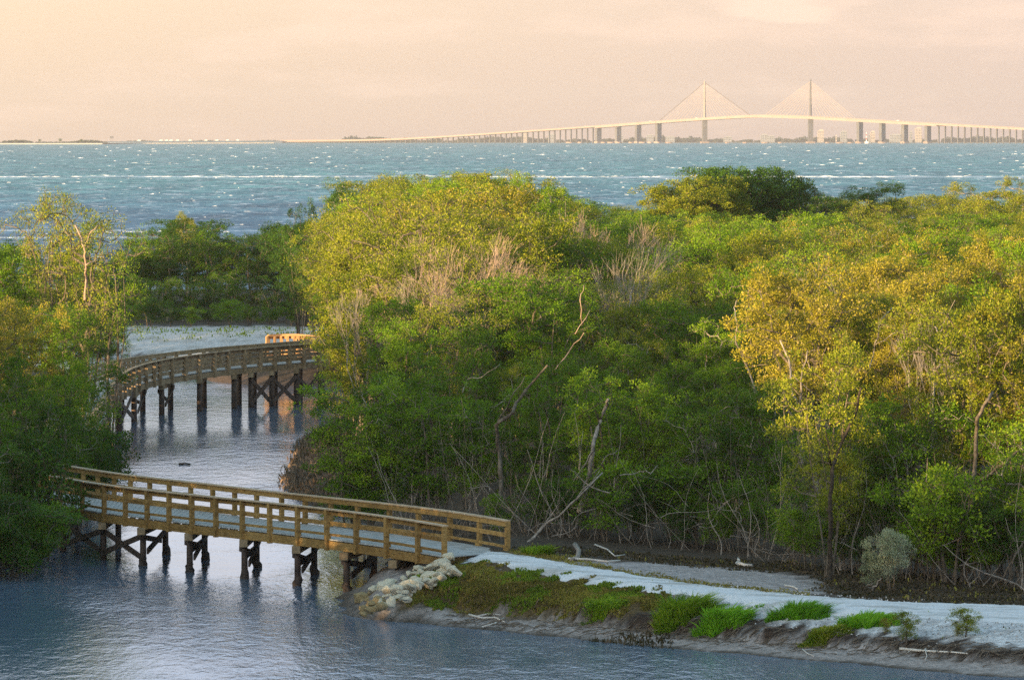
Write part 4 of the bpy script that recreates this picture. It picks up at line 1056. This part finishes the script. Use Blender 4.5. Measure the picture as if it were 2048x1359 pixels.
tag(link('verge_grass', quads_mesh('verge_grass', blades(P, r_, 0.03, 0.10, 0.035), 5, COVB)), 'brownish grass verge on the far side of the path', 'grass', kind='stuff')
BANKZ = poly_px([(820,1222),(1000,1240),(1200,1244),(1340,1236),(1340,1262),(1150,1262),(950,1250),(850,1238)], lambda x: 0.6)
P, r_ = scatter(BANKZ, 6000, 4)
tag(link('bank_litter', quads_mesh('bank_litter', blades(P, r_, 0.04, 0.2, 0.05, 0.95), 5, DARKC)), 'dark dead leaves and weed along the eroded bank', 'litter', kind='stuff')
FLOORP = poly_px([(1020,1098),(1640,1150),(1660,1188),(1800,1202),(2100,1214),(2100,1175),(1650,1130),(1300,1108),(1100,1092)], zland_px)
P, r_ = scatter(FLOORP, 30000, 14)
tag(link('leaf_litter', quads_mesh('leaf_litter', blades(P, r_, 0.03, 0.13, 0.07, 0.97), 5, DARKC)), 'dead leaf litter along the foot of the wood', 'litter', kind='stuff')

PBL = poly_hit([(960,1112),(1150,1126),(1450,1172),(1800,1200),(2080,1210),(2080,1300),(1700,1275),(1400,1235),(1300,1186),(1100,1152),(960,1128)])
P, r_ = scatter(PBL, 5200, 61, lambda P: np.abs(fbm(P[:, 0], P[:, 1], 4.0, 62)) > 0.12)
tag(link('path_litter', quads_mesh('path_litter', blades(P, r_, 0.02, 0.07, 0.035, 0.97), 5, DARKC)), 'dead leaves and bits strewn over the path and gravel', 'litter', kind='stuff')
P, r_ = scatter(PBL, 1500, 63, lambda P: fbm(P[:, 0], P[:, 1], 2.2, 64) > 0.30)
tag(link('path_weeds', quads_mesh('path_weeds', blades(P, r_, 0.03, 0.12, 0.025, 0.6), 5, COVG)), 'sparse low weeds growing through the gravel', 'weeds', kind='stuff')
FLATP = poly_hit([(190,668),(400,662),(620,662),(600,700),(400,704),(200,700)]) if False else np.array([[-32, 428], [-12, 430], [-12, 409], [-32, 409]])
P, r_ = scatter(FLATP, 2600, 81, lambda P: fbm(P[:, 0], P[:, 1], 3.0, 82) > 0.15)
tag(link('flat_weeds', quads_mesh('flat_weeds', blades(P, r_, 0.06, 0.3, 0.08, 0.7), 5, COVG)), 'thin green weeds growing on the far sand flat', 'weeds', kind='stuff')
# pebbles and shells on the bank
P, r_ = scatter(PBL, 3800, 65, lambda P: (P[:, 0] > 4.5) & (P[:, 1] < 184))
z_ = height(P[:, 0], P[:, 1]); n_ = len(P); sz = r_.uniform(0.02, 0.06, n_)[:, None]
b_ = np.stack([P[:, 0], P[:, 1], z_ + 0.01], 1); tops = b_ + np.array([0, 0, 1.0]) * sz
cs_ = [b_ + np.stack([np.cos(k * 2.094 + P[:, 0] * 9), np.sin(k * 2.094 + P[:, 0] * 9), P[:, 0] * 0], 1) * sz for k in range(3)]
PB = np.concatenate([np.stack([cs_[k], cs_[(k + 1) % 3], tops], 1) for k in range(3)], 0)
PEB = simple_mat('pebbles', (0.25, 0.23, 0.21), (0.78, 0.76, 0.72), 7, 0.9, 0.1, 'Object')
tag(link('pebbles', quads_mesh('pebbles', PB, 3, PEB)), 'shells and pebbles scattered over the gravel bank', 'pebbles', kind='stuff')

P, r_ = scatter(FLOORP, 2600, 71, lambda P: fbm(P[:, 0], P[:, 1], 2.0, 72) > 0.1)
tag(link('seedlings', quads_mesh('seedlings', blades(P, r_, 0.04, 0.20, 0.05, 0.9), 5, COVB)), 'patchy green seedlings and weeds at the foot of the wood', 'seedlings', kind='stuff')
def tuft(px, py, rad, hgt, leafm, label, name='grass_tuft', n=2600, cat='grass tuft', w=0.02, zg=None):
    z = zg if zg is not None else zland_px(px) * 0.85
    c = hit(px, py); z = c.z
    r_ = np.random.RandomState(int(px)); a = r_.uniform(0, 6.28, n); q = r_.uniform(0, 1, n) ** 0.72 * rad
    q *= 1 + 0.22 * np.sin(a * 3 + px) + 0.16 * np.sin(a * 7 + px * 2) + 0.10 * np.sin(a * 13 + px)
    Q = np.stack([c.x + np.cos(a) * q * 1.15, c.y + np.sin(a) * q * 0.8], 1); zz = height(Q[:, 0], Q[:, 1])
    base = np.stack([Q[:, 0], Q[:, 1], zz - 0.02], 1)
    hgt *= 1.35; hh = hgt * r_.uniform(0.25, 1.15, n) * (0.8 + 0.35 * np.sin(Q[:, 0] * 9 + 1) * np.sin(Q[:, 1] * 7)) * (1 - 0.4 * (q / rad) ** 2)
    out = np.stack([np.cos(a) * 0.5, np.sin(a) * 0.4, np.zeros(n)], 1) + r_.normal(size=(n, 3)) * 0.3; out[:, 2] = 1.0
    m_ = base + out * (hh * 0.6)[:, None]; out2 = out.copy(); out2[:, 2] = 0.5; out2[:, 0] += 0.35
    tip = m_ + out2 * (hh * 0.45)[:, None]
    s = np.stack([-np.sin(a), np.cos(a), a * 0], 1) * w / 2 + r_.normal(size=(n, 3)) * w * 0.3
    F_ = np.concatenate([np.stack([base - s, base + s, m_ + s, m_ - s], 1), np.stack([m_ - s, m_ + s, tip + s * 0.2, tip - s * 0.2], 1)], 0)
    o = link(name, quads_mesh(name, F_ - np.array([c.x, c.y, z]), 4, leafm)); o.location = (c.x, c.y, z); tag(o, label, cat); return o
G = LEAF['grass']
tuft(1366, 1232, 0.78, 0.62, LEAF['lime'], 'tallest yellow-green grass tuft, leftmost on the gravel bank', n=4200)
tuft(1450, 1243, 0.75, 0.45, G, 'bright green grass tuft right of the tallest yellow-green one', n=4200)
tuft(1600, 1233, 0.80, 0.42, G, 'bright green grass tuft midway along the gravel bank by the path', n=4600)
tuft(1738, 1250, 0.80, 0.36, G, 'bright green grass tuft left of the reddish-stemmed weed', n=4200)
tuft(1650, 1268, 0.7, 0.22, LEAF['olive'], 'flat olive plant mat creeping down the eroded bank', n=2600)
tuft(1627, 1284, 0.32, 0.18, LEAF['lime'], 'small yellow-green plant at the foot of the eroded bank', n=900)
tuft(1440, 1214, 0.3, 0.10, G, 'small sparse green tuft at the lower edge of the path', n=260)
tuft(1518, 1214, 0.22, 0.10, G, 'tiny sparse green tuft left of the midway grass tuft', n=160)
tuft(1075, 1108, 0.45, 0.35, LEAF['lime'], 'green grass clump behind the boardwalk end post', n=1400)
tuft(1210, 1218, 0.6, 0.28, LEAF['lime'], 'light green patch in the middle of the bank slope', n=2000)
def weed(px, py, top, wide, lk, label):
    c = hit(px, py)
    tm, cm, h0 = PROTO['bush_b']; s = top / h0
    t = empty('weed', (c.x, c.y, gz(c.x, c.y) - 0.05), label, 'plant'); t.scale = (s * wide, s * wide, s)
    link('stem', tm, t); o = link('leaves', cm, t); o.material_slots[0].link = 'OBJECT'; o.material_slots[0].material = LEAF[lk]
weed(1812, 1286, 0.95, 1.0, 'olive', 'upright olive weed with reddish tips on the eroded bank')
weed(1932, 1272, 0.85, 1.25, 'olive', 'rightmost yellow-green weed on the gravel bank')
weed(1915, 1274, 0.5, 0.8, 'gold', 'small orange-brown weed under the rightmost one')
weed(1772, 1268, 0.5, 0.8, 'gold', 'pale straw weed right of the last grass tuft')
tree('bush_a', 1782, 182.6, 3.1, 'silver', 'shrub', 'silver-leaved shrub with a twisted grey stem by the path', 'shrub', wide=0.72)
tree('bush_b', 1745, 182.6, 2.3, 'silver', 'shrub', 'small silver-leaved shrub left of the twisted stem', 'shrub', wide=0.8)
limb('twisted_stem', 181.8, [([(1730,1195),(1745,1178),(1755,1165),(1762,1155)], 0.07, 0.03), ([(1748,1176),(1732,1172),(1745,1165)], 0.03, 0.015)], 'twisted grey stem under the silver-leaved shrub', BARK_PALE, 'dead branch', 0.1)

# driftwood
def drift(paths, label, mat=BARK_PALE, z=0.35):
    b = MB()
    for pts, r0, r1 in paths:
        P = []
        for (x, y) in pts:
            p = hit(x, y); p.z += 0.05; P.append(p)
        n = len(P); b.tube(P, [r0 + (r1 - r0) * i / (n - 1) for i in range(n)], 6)
    o = b.build('driftwood', mat, None, True); tag(o, label, 'driftwood'); return o
WHITEW = simple_mat('bleached_wood', (0.55, 0.48, 0.40), (0.78, 0.72, 0.64), 4, 0.8, 0.1)
drift([([(1800,1300),(1835,1303),(1870,1306),(1905,1311),(1935,1313)], 0.05, 0.02), ([(1850,1305),(1854,1315),(1850,1322)], 0.02, 0.012), ([(1822,1304),(1812,1311)], 0.015, 0.01)], 'long bleached branch lying on the eroded bank at the right', WHITEW, 0.3)
drift([([(938,1232),(965,1240),(990,1238),(1010,1247)], 0.04, 0.02), ([(950,1236),(975,1230),(1000,1233)], 0.03, 0.015)], 'bleached branches washed up at the foot of the bank', WHITEW, 0.25)
drift([([(965,1257),(990,1249),(1008,1239)], 0.03, 0.02)], 'single slanting stick at the water below the bank', WHITEW, 0.15)
drift([([(1475,1129),(1490,1133),(1505,1133)], 0.09, 0.05), ([(1478,1125),(1476,1118)], 0.06, 0.03)], 'curved pale log end lying on the litter flat', WHITEW, 1.2)
drift([([(1150,1092),(1158,1105),(1155,1118),(1142,1122)], 0.10, 0.07)], 'S-shaped grey root at the foot of the wood', BARK_PALE, 1.5)
drift([([(1190,1092),(1215,1102),(1230,1115)], 0.04, 0.02), ([(1230,1115),(1250,1112)], 0.02, 0.015)], 'bleached bent stick right of the S-shaped root', WHITEW, 1.55)
drift([([(1137,1120),(1175,1121),(1215,1126),(1240,1124)], 0.05, 0.03)], 'long pale branch lying along the verge', WHITEW, 1.4)
drift([([(1570,1173),(1588,1176),(1595,1181)], 0.035, 0.03)], 'short bleached stick beside the dark trunk', WHITEW, 1.05)
drift([([(1682,1136),(1700,1134),(1725,1138)], 0.14, 0.08)], 'thick pale log under the trees right of the dark trunk', BARK_PALE, 1.2)
drift([([(1605,1301),(1615,1310),(1628,1315)], 0.02, 0.012)], 'thin curved twig on the mud flat', WHITEW, 0.1)
drift([([(358,929),(372,928.5),(380,930)], 0.05, 0.04)], 'small dark log floating in the creek', BARK_DARK, 0.02)
# exposed roots along the scarp
b = MB(); rx = random.Random(8)
for i in range(520):
    px = rx.uniform(900, 2070); py = float(np.interp(px, [900, 1100, 1300, 1500, 1700, 1900, 2070], [1238, 1252, 1264, 1282, 1294, 1304, 1308])) + rx.gauss(0, 9)
    p = hit(px, py); z = p.z
    if z < 0.04: continue
    p.z = z; P = []; a = rx.uniform(-0.6, 0.6) + (math.pi if rx.random() < .5 else 0); L_ = rx.uniform(0.15, 0.7)
    for k in range(5):
        t = k / 4; x, y = p.x + math.cos(a) * L_ * t, p.y + math.sin(a) * L_ * 0.8 * t - 0.1 * t
        P.append((x, y, gz(x, y) + 0.03 + 0.06 * math.sin(t * 3.1) * rx.random()))
    b.tube(P, [0.016, 0.014, 0.012, 0.009, 0.005], 4)
tag(b.build('exposed_roots', BARK), 'tangle of exposed roots along the eroded bank', 'roots', kind='stuff')
# mud bank with roots at the creek corner
b = MB()
for i in range(260):
    px = rx.uniform(575, 690); py = rx.uniform(865, 1000)
    p = at(px, py, 0.3); z = gz(p.x, p.y)
    if z < 0.0 or p.y > 262: continue
    a = rx.uniform(0, 6.28); L_ = rx.uniform(0.3, 1.3); hh = rx.uniform(0.1, 0.9)
    P = [(p.x + math.cos(a) * L_ * t, p.y + math.sin(a) * L_ * t, z + hh * math.sin(t * math.pi * 0.8)) for t in (0, .25, .5, .75, 1)]
    b.tube(P, [0.03, 0.03, 0.025, 0.02, 0.012], 4)
tag(b.build('prop_roots', BARK), 'arching brown prop roots on the muddy creek corner', 'roots', kind='stuff')
MUDC = poly_px([(575,955),(600,990),(680,1020),(700,960),(690,880),(640,850),(600,860),(595,920)], lambda x: 0.4)
P, r_ = scatter(MUDC, 26000, 24)
COVR = leaf_mat('cover_rust', (0.09, 0.06, 0.045), (0.16, 0.11, 0.08), (0.27, 0.19, 0.14), 0.1)
tag(link('bank_litter', quads_mesh('bank_litter', blades(P, r_, 0.1, 0.5, 0.09, 0.9), 5, COVR)), 'brown dead brush on the muddy creek corner', 'litter', kind='stuff')

# ------------------------------------------------------------------ far shore, causeway, big bridge
CONC = simple_mat('bridge_concrete', (0.36, 0.26, 0.225), (0.41, 0.30, 0.26), 0.05, 0.8, 0.2)
PIERM = simple_mat('pier_concrete', (0.11, 0.11, 0.12), (0.16, 0.16, 0.17), 0.05, 0.9, 0.1)
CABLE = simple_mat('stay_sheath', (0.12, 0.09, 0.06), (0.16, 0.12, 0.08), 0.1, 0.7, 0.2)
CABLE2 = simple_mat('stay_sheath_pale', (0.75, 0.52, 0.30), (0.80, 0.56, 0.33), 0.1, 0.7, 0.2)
FARLEAF = simple_mat('far_foliage', (0.05, 0.065, 0.045), (0.09, 0.10, 0.07), 0.05, 0.9, 0.1)
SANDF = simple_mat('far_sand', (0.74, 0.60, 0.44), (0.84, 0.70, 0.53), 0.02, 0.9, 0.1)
def zpx(px, py, D): return atD(px, py, D).z
# bridge plan
BPX = [560, 700, 800, 900, 1000, 1100, 1200, 1316, 1409, 1515, 1620, 1719, 1855, 2060, 2200]
BD  = [12750, 12700, 12600, 12450, 12260, 12060, 11900, 11730, 11640, 11530, 11430, 11330, 11190, 10990, 10860]
BY  = [281.3, 280, 277.5, 272, 265.3, 258.7, 251.5, 242.5, 236, 229.8, 232.8, 238.6, 246.2, 257, 265]
def bpos(px, dy=0.0):
    D = float(np.interp(px, BPX, BD)); y = float(np.interp(px, BPX, BY)); return atD(px, y + dy, D)
def spoly(x, xs_, ys_):  # smooth interpolation
    return float(np.interp(x, xs_, ys_))
bo = bpos(1515)
br = empty('cable_stayed_bridge', (bo.x, bo.y, drop(bo.x, bo.y)), 'long cable-stayed bridge with two towers crossing the bay on the horizon', 'bridge')
o = Vector(br.location)
line = [bpos(x) for x in np.linspace(560, 2200, 150)]
for _ in range(8):
    line = [line[0]] + [line[i] * 0.5 + (line[i - 1] + line[i + 1]) * 0.25 for i in range(1, len(line) - 1)] + [line[-1]]
lpx = [px_of(p.x, p.y) for p in line]
def bl3(px):
    t = float(np.interp(px, lpx, range(len(line)))); i = min(int(t), len(line) - 2); return line[i].lerp(line[i + 1], t - i)
b = MB(); b2 = MB()
for i in range(len(line) - 1):
    p, q = line[i] - o, line[i + 1] - o
    th = 5.0 if 1190 < lpx[i] < 1870 else 3.2
    b.beam(p - Vector((0, 0, th / 2)), q - Vector((0, 0, th / 2)), 24, th); b2.beam(p + Vector((0, -12, 0.45)), q + Vector((0, -12, 0.45)), 0.5, 1.1)
b.build('deck', CONC, br); b2.build('parapet', CONC, br)
def wz(p): return drop(p.x, p.y)
def pier(px, w, twin, width_m):
    p = bl3(px); z0 = wz(p); h = p.z - z0 - (4.5 if width_m > 5 else 3)
    if h < 0.6: return
    b = MB(); q = p - o
    d = (bl3(px + 3) - bl3(px - 3)); rz = math.atan2(d.y, d.x)
    for s in ((-1, 1) if twin else (0,)):
        off = Vector((math.cos(rz), math.sin(rz), 0)) * s * twin + Vector((-math.sin(rz), math.cos(rz), 0)) * s * twin * 0.0
        b.box(q.x + off.x, q.y + off.y, z0 + h / 2 - o.z, width_m, w, h, rz)
    m = b.build('pier', PIERM, br)
    if width_m > 5:
        c_ = MB(); c_.box(q.x, q.y, z0 + 1.5 - o.z, width_m * 1.6, w * 1.2, 4.0, rz); c_.build('pile_cap', CONC, m)
for px in (1196.5, 1236, 1276, 1316.5, 1719, 1764, 1809, 1855): pier(px, 12, 0, 7.5)
x = 1186.0
while x > 565: pier(x, 3, 0, 2.0); x -= 11.0 * (0.9 + 0.1 * (x - 565) / 620)
x = 1877.0
while x < 2150: pier(x, 3, 0, 2.2); x += 12.9
for k, (px, ytop) in enumerate([(1409, 162), (1620.5, 159)]):
    p = bl3(px); q = p - o; ztop = zpx(px, ytop, p.y); z0 = wz(p)
    t = MB(); t.box(q.x, q.y, (ztop + p.z) / 2 - o.z, 3.2, 4.5, ztop - p.z, 0.75, 0.6)
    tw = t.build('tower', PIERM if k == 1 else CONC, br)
    t.v = []; t.f = []; t.n = 0
    t.box(q.x - 3.2, q.y, (z0 + p.z - 5) / 2 - o.z, 2.8, 9, p.z - 5 - z0, 0.2); t.box(q.x + 1.6, q.y, (z0 + p.z - 5) / 2 - o.z + 0, 6.6, 9, p.z - 5 - z0, 0.2)
    t.build('tower_leg', PIERM, tw)
    c_ = MB(); c_.box(q.x, q.y, z0 + 1 - o.z, 16, 16, 5.0, 0.2); c_.build('pile_cap', CONC, tw)
    nst = 13
    for s in (-1, 1):
        for j in range(nst):
            u = (j + 1) / nst; e = bl3(px + s * 91 * u) - o; zt = p.z + (ztop - p.z) * (0.50 + 0.46 * u) - o.z
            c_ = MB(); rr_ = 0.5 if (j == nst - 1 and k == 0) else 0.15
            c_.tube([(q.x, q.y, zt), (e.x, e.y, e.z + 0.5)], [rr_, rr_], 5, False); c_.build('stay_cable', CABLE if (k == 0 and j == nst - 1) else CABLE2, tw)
# protective dolphins and old pier stubs by the bridge
dol = [1139, 1160, 1207, 1222, 1237, 1262, 1285, 1300, 1316, 1338, 1455, 1490, 1530, 1560, 1655, 1680, 1700, 1719, 1765]
DW = ['below the last slim piers left','just left of the first broad pier','right of the first broad pier','left of the second broad pier','below the second broad pier','left of the third broad pier','right of the third broad pier','left of the fourth broad pier','below the fourth broad pier','right of the fourth broad pier','right of the first tower','second right of the first tower','below the main span middle','left of the second tower far out','right of the second tower','second right of the second tower','left of the pier after the second tower','below the pier after the second tower','below the next broad pier right']
for i, px in enumerate(dol):
    p = bl3(px); D = p.y - 160; X = (px - CX) / F * D; b = MB(); z0 = drop(X, D); w = 5.5 if i % 3 else 8
    b.tube([(X, D, z0 - 1), (X, D, z0 + 2.6), (X, D, z0 + 3.0)], [w, w, w * 0.9], 14); tag(b.build('dolphin', CONC), f'low round concrete dolphin {DW[i]}', 'dolphin', 'protective dolphins along the big bridge')
D = 10750; b = MB()
for s in range(60):
    px = 1330 + s * 12.5; X = (px - CX) / F * D; z0 = drop(X, D)
    b.box(X, D, z0 + 2.2, 12.8, 4, 0.8); b.box(X, D, z0 + 0.8, 1.2, 3, 2.4)
tag(b.build('fishing_pier', PIERM), 'low old fishing pier on the water before the big bridge', 'pier')

# causeway on the left
cs = [(150, 9700, 286.4), (205, 10300, 284.6), (215, 10600, 283.0), (300, 11400, 282.4), (450, 12300, 281.8), (545, 12700, 281.4), (570, 12760, 281.3)]
b = MB(); V_ = []
for px, D, y in cs:
    c_ = atD(px, y, D); z0 = drop(c_.x, D); V_ += [Vector((c_.x, D - 14.6, z0 - 0.3)), Vector((c_.x, D - 14, c_.z - 1.3)), Vector((c_.x, D - 13.9, c_.z)), Vector((c_.x, D + 14, c_.z)), Vector((c_.x, D + 30, z0 - 0.3))]
fs_ = []
for i in range(len(cs) - 1):
    for j in range(4): fs_.append((i * 5 + j, i * 5 + 5 + j, i * 5 + 6 + j, i * 5 + 1 + j))
b.add(V_, fs_); tag(b.build('causeway', SANDF), 'pale low causeway running left from the big bridge', 'causeway', kind='structure')
# old fishing pier drawn as the causeway's second sunlit line, sunlight in its bright tone
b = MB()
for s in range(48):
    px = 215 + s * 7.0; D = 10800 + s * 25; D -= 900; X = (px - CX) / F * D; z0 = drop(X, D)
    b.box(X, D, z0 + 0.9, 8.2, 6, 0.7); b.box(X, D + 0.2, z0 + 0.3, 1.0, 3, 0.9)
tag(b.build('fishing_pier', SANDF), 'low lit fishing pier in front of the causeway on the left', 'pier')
# land
def shore(name, pxs, D, ys_top, label, seed, m, base=0.0, depth=300, lumps=0, lr=(4, 9)):
    r_ = random.Random(seed); b = MB(); V_ = []; N_ = 120
    for i in range(N_ + 1):
        px = pxs[0] + (pxs[1] - pxs[0]) * i / N_; X = (px - CX) / F * D; z0 = drop(X, D)
        V_ += [Vector((X, D, z0 - 0.5)), Vector((X, D + 4, z0 + 1.6 + base)), Vector((X, D + depth, z0 + 1.4 + base))]
    fs_ = []
    for i in range(N_):
        for j in range(2): fs_.append((i * 3 + j, i * 3 + 3 + j, i * 3 + 4 + j, i * 3 + 1 + j))
    b.add(V_, fs_); tag(b.build(name, m), label, 'shore', kind='structure')
shore('far_shore', (700, 2250), 14300, None, 'low far shore behind the big bridge', 1, FARLEAF)
shore('far_shore', (180, 760), 13400, None, 'low far shore behind the causeway', 3, FARLEAF)
shore('sand_spit', (-250, 205), 9300, None, 'pale sand spit at the far left', 2, SANDF, depth=900)
def treeline(name, x0, x1, D, n, hfun, label, seed):
    r_ = np.random.RandomState(seed); V = []
    for i in range(n):
        px = r_.uniform(x0, x1); d = D + r_.uniform(0, 120); X = (px - CX) / F * d; h = hfun(px) * r_.uniform(0.65, 1.15); z0 = drop(X, d)
        g = r_.normal(size=(26, 3)); g /= np.linalg.norm(g, axis=1, keepdims=True)
        c_ = np.array([X, d, z0 + h * 0.5]) + g * np.array([h * 0.9, h * 0.9, h * 0.5]) * r_.uniform(0.4, 1, size=(26, 1))
        V.append(leaves_array(c_, 5, h * 0.16, h * 0.32, h * 0.28, r_))
    tag(link(name, quads_mesh(name, np.concatenate(V), 4, FARLEAF)), label, 'wood', kind='stuff')
treeline('distant_wood', 690, 2250, 14330, 900, lambda x: 10 + 3 * math.sin(x * 0.02) + 2 * math.sin(x * 0.11), 'distant tree line behind the big bridge', 1)
treeline('distant_wood', 180, 760, 13430, 420, lambda x: 4.2 + 1.5 * math.sin(x * 0.05), 'distant tree line behind the causeway', 2)
treeline('distant_wood', -250, 215, 9700, 520, lambda x: 3.6 + 2.6 * max(0, math.sin(x * 0.045)), 'distant tree line on the sand spit at the far left', 3)
for px, D, h, lb in [(121, 9600, 8.5, 'round distant tree standing above the spit tree line'), (163, 9650, 7.5, 'slender distant tree right of the round one on the spit'), (80, 9600, 7.5, 'distant tree left of the round one on the spit')]:
    X = (px - CX) / F * D; t = empty('distant_tree', (X, D, drop(X, D) + 1.4), lb, 'tree'); s = h / PROTO['broad_c'][2]; t.scale = (s * 1.3, s * 1.3, s)
    link('trunk', PROTO['broad_c'][0], t); c_ = link('crown', PROTO['broad_c'][1], t); c_.material_slots[0].link = 'OBJECT'; c_.material_slots[0].material = LEAF['dark']
# signboard on the causeway
X = (224 - CX) / F * 10600; t = empty('billboard', (X, 10600, drop(X, 10600)), 'dark billboard above the left end of the causeway', 'billboard')
b = MB(); b.box(0, 0, 12.5, 7, 1, 3.6); b.build('panel', PIERM, t); b = MB(); b.box(-1.5, 0.7, 5.5, 0.4, 0.4, 11); b.box(1.5, 0.7, 5.5, 0.4, 0.4, 11); b.build('pole', PIERM, t)
# skyline
CITYM = simple_mat('city_wall', (0.42, 0.36, 0.32), (0.50, 0.43, 0.38), 0.1, 0.8, 0.2); CITYD = simple_mat('city_wall_grey', (0.26, 0.27, 0.29), (0.32, 0.33, 0.35), 0.1, 0.8, 0.2); GLASSM = simple_mat('city_window', (0.07, 0.08, 0.10), (0.10, 0.11, 0.13), 0.1, 0.3, 0.5)
CITY = [(1641,12,259,1,'stepped tower block right of the second bridge tower'),(1687,13,261.5,0,'square grey tower block left of the pier after the second tower'),(1672,3,270,1,'tiny block left of the square grey tower'),
        (1745,9,262,1,'pinkish block right of the red-topped mast'),(1738,4,268,0,'small grey block beside the pinkish block'),(1790,22,268,0,'wide low grey block behind the broad piers'),
        (1806,11,248,0,'tallest grey tower behind the broad piers'),(1821,6,262,0,'narrow block right of the tallest tower'),(1836,13,254,1,'two-stepped pale tower right of the tallest'),
        (1528,14,268,0,'long low block left of the second bridge tower'),(1542,14,271,0,'low grey block between the towers'),(1455,16,273,0,'very low wide block right of the first tower'),
        (1300,14,269,0,'low hall left of the fourth broad pier'),(1340,18,272,0,'low hall right of the fourth broad pier'),(1050,10,262,1,'pale block among the slim piers'),(1104,16,268,0,'grey hall among the slim piers'),(1240,12,271,0,'low block behind the second broad pier')]
for px, w, y, k, lb in CITY:
    D = 14200; X = (px - CX) / F * D; z0 = drop(X, D); h = zpx(px, y, D) - z0; wm = w * D / F
    t = empty('tower_block' if h > 20 else 'building', (X, D, z0), lb, 'building'); m = CITYM if k else CITYD
    b = MB(); b.box(0, 0, h * 0.46, wm, wm * 0.8, h * 0.92)
    b.build('wall', m, t); b = MB(); b.box(wm * 0.08, 0, h * 0.96, wm * 0.6, wm * 0.5, h * 0.08 + 0.5); b.build('roof', m, t)
    b = MB(); nf = max(2, int(h / 4.2))
    for f_ in range(nf):
        for c2 in range(max(2, int(wm / 4))):
            ww = wm / max(2, int(wm / 4)); b = MB(); b.box(-wm / 2 + ww * (c2 + 0.5), -wm * 0.4 - 0.1, h * 0.9 * (f_ + 0.55) / nf, ww * 0.6, 0.3, h * 0.9 / nf * 0.5); b.build('window', GLASSM, t)
# red and white beacon craft before the bridge
REDM = simple_mat('red_paint', (0.5, 0.10, 0.07), (0.55, 0.12, 0.08), 0.1, 0.6, 0.3); WHM = simple_mat('white_paint', (0.75, 0.75, 0.75), (0.8, 0.8, 0.8), 0.1, 0.5, 0.4)
D = 10600; X = (1732.5 - CX) / F * D; z0 = drop(X, D); t = empty('beacon', (X, D, z0), 'red and white banded beacon mast before the bridge piers', 'beacon')
for j in range(5): b = MB(); b.tube([(0, 0, 4 + j * 3.6), (0, 0, 7.6 + j * 3.6)], [1.1 - j * 0.12, 1.0 - j * 0.12], 10); b.build('mast_band', REDM if j % 2 else WHM, t)
b = MB(); b.box(0, 0, 2.2, 7, 5, 4); b.build('base', WHM, t)
# traffic
def truck(p, s, label, m, name='truck', cat='truck', group=None):
    t = empty(name, p, label, cat, group); b = MB(); b.box(0.8 * s, 0, 2.0 * s, 5.4 * s, 2.4 * s, 2.6 * s); b.build('cargo_box', m, t)
    b = MB(); b.box(-3.1 * s, 0, 1.5 * s, 1.9 * s, 2.3 * s, 1.9 * s, 0, 0.9); b.build('cab', m, t)
    b = MB()
    for x in (-2.9, 1.0, 2.8): b.tube([(x * s, -1.3 * s, 0.5 * s), (x * s, 1.3 * s, 0.5 * s)], [0.5 * s, 0.5 * s], 10)
    b.build('wheel', PIERM, t)
for px, s, lb, m in [(1794, 0.75, 'white truck crossing the bridge right of the second tower', WHM), (1392, 0.6, 'pale truck on the deck just left of the first tower', WHM), (1372, 0.5, 'small grey van left of the truck by the first tower', CITYD),
                     (1300, 0.6, 'white truck above the fourth broad pier', WHM), (1170, 0.5, 'small white van at the slim piers end', WHM), (1900, 0.4, 'small white van on the descending deck right', WHM), (1635, 0.4, 'small car just right of the second tower', CITYD)]:
    p = bl3(px); truck(p + Vector((0, -7, 0)), s, lb, m)
VL = ['leftmost','second','third','fourth','fifth','sixth','seventh','eighth','ninth','tenth']
for i, px in enumerate([278,322,333,342,355,380,412,434,455,475]):
    D = float(np.interp(px, [c_[0] for c_ in cs], [c_[1] for c_ in cs])); y = float(np.interp(px, [c_[0] for c_ in cs], [c_[2] for c_ in cs]))
    p = atD(px, y, D); truck(p + Vector((0, 0, 0)), 0.9, f'{VL[i]} white vehicle counted from left along the causeway', WHM, group='white vehicles on the causeway')

# ------------------------------------------------------------------ haze
hz = bpy.data.materials.new('haze'); hz.use_nodes = True; N = hz.node_tree.nodes; N.clear()
ho = N.new('ShaderNodeOutputMaterial'); pv = N.new('ShaderNodeVolumePrincipled')
pv.inputs['Color'].default_value = (0.92, 0.85, 0.81, 1); pv.inputs['Density'].default_value = 4.0e-5; pv.inputs['Anisotropy'].default_value = 0.2
hz.node_tree.links.new(pv.outputs[0], ho.inputs['Volume'])
b = MB(); b.box(0, 8350, 61.0, 6400, 16900, 160)
tag(b.build('haze', hz), 'pale evening haze over the bay', 'haze', kind='stuff')

scene.cycles.use_denoising = False
scene.cycles.max_bounces = 6
scene.cycles.diffuse_bounces = 3
scene.cycles.glossy_bounces = 3
scene.cycles.transmission_bounces = 3
scene.cycles.volume_bounces = 0
scene.cycles.sample_clamp_indirect = 4
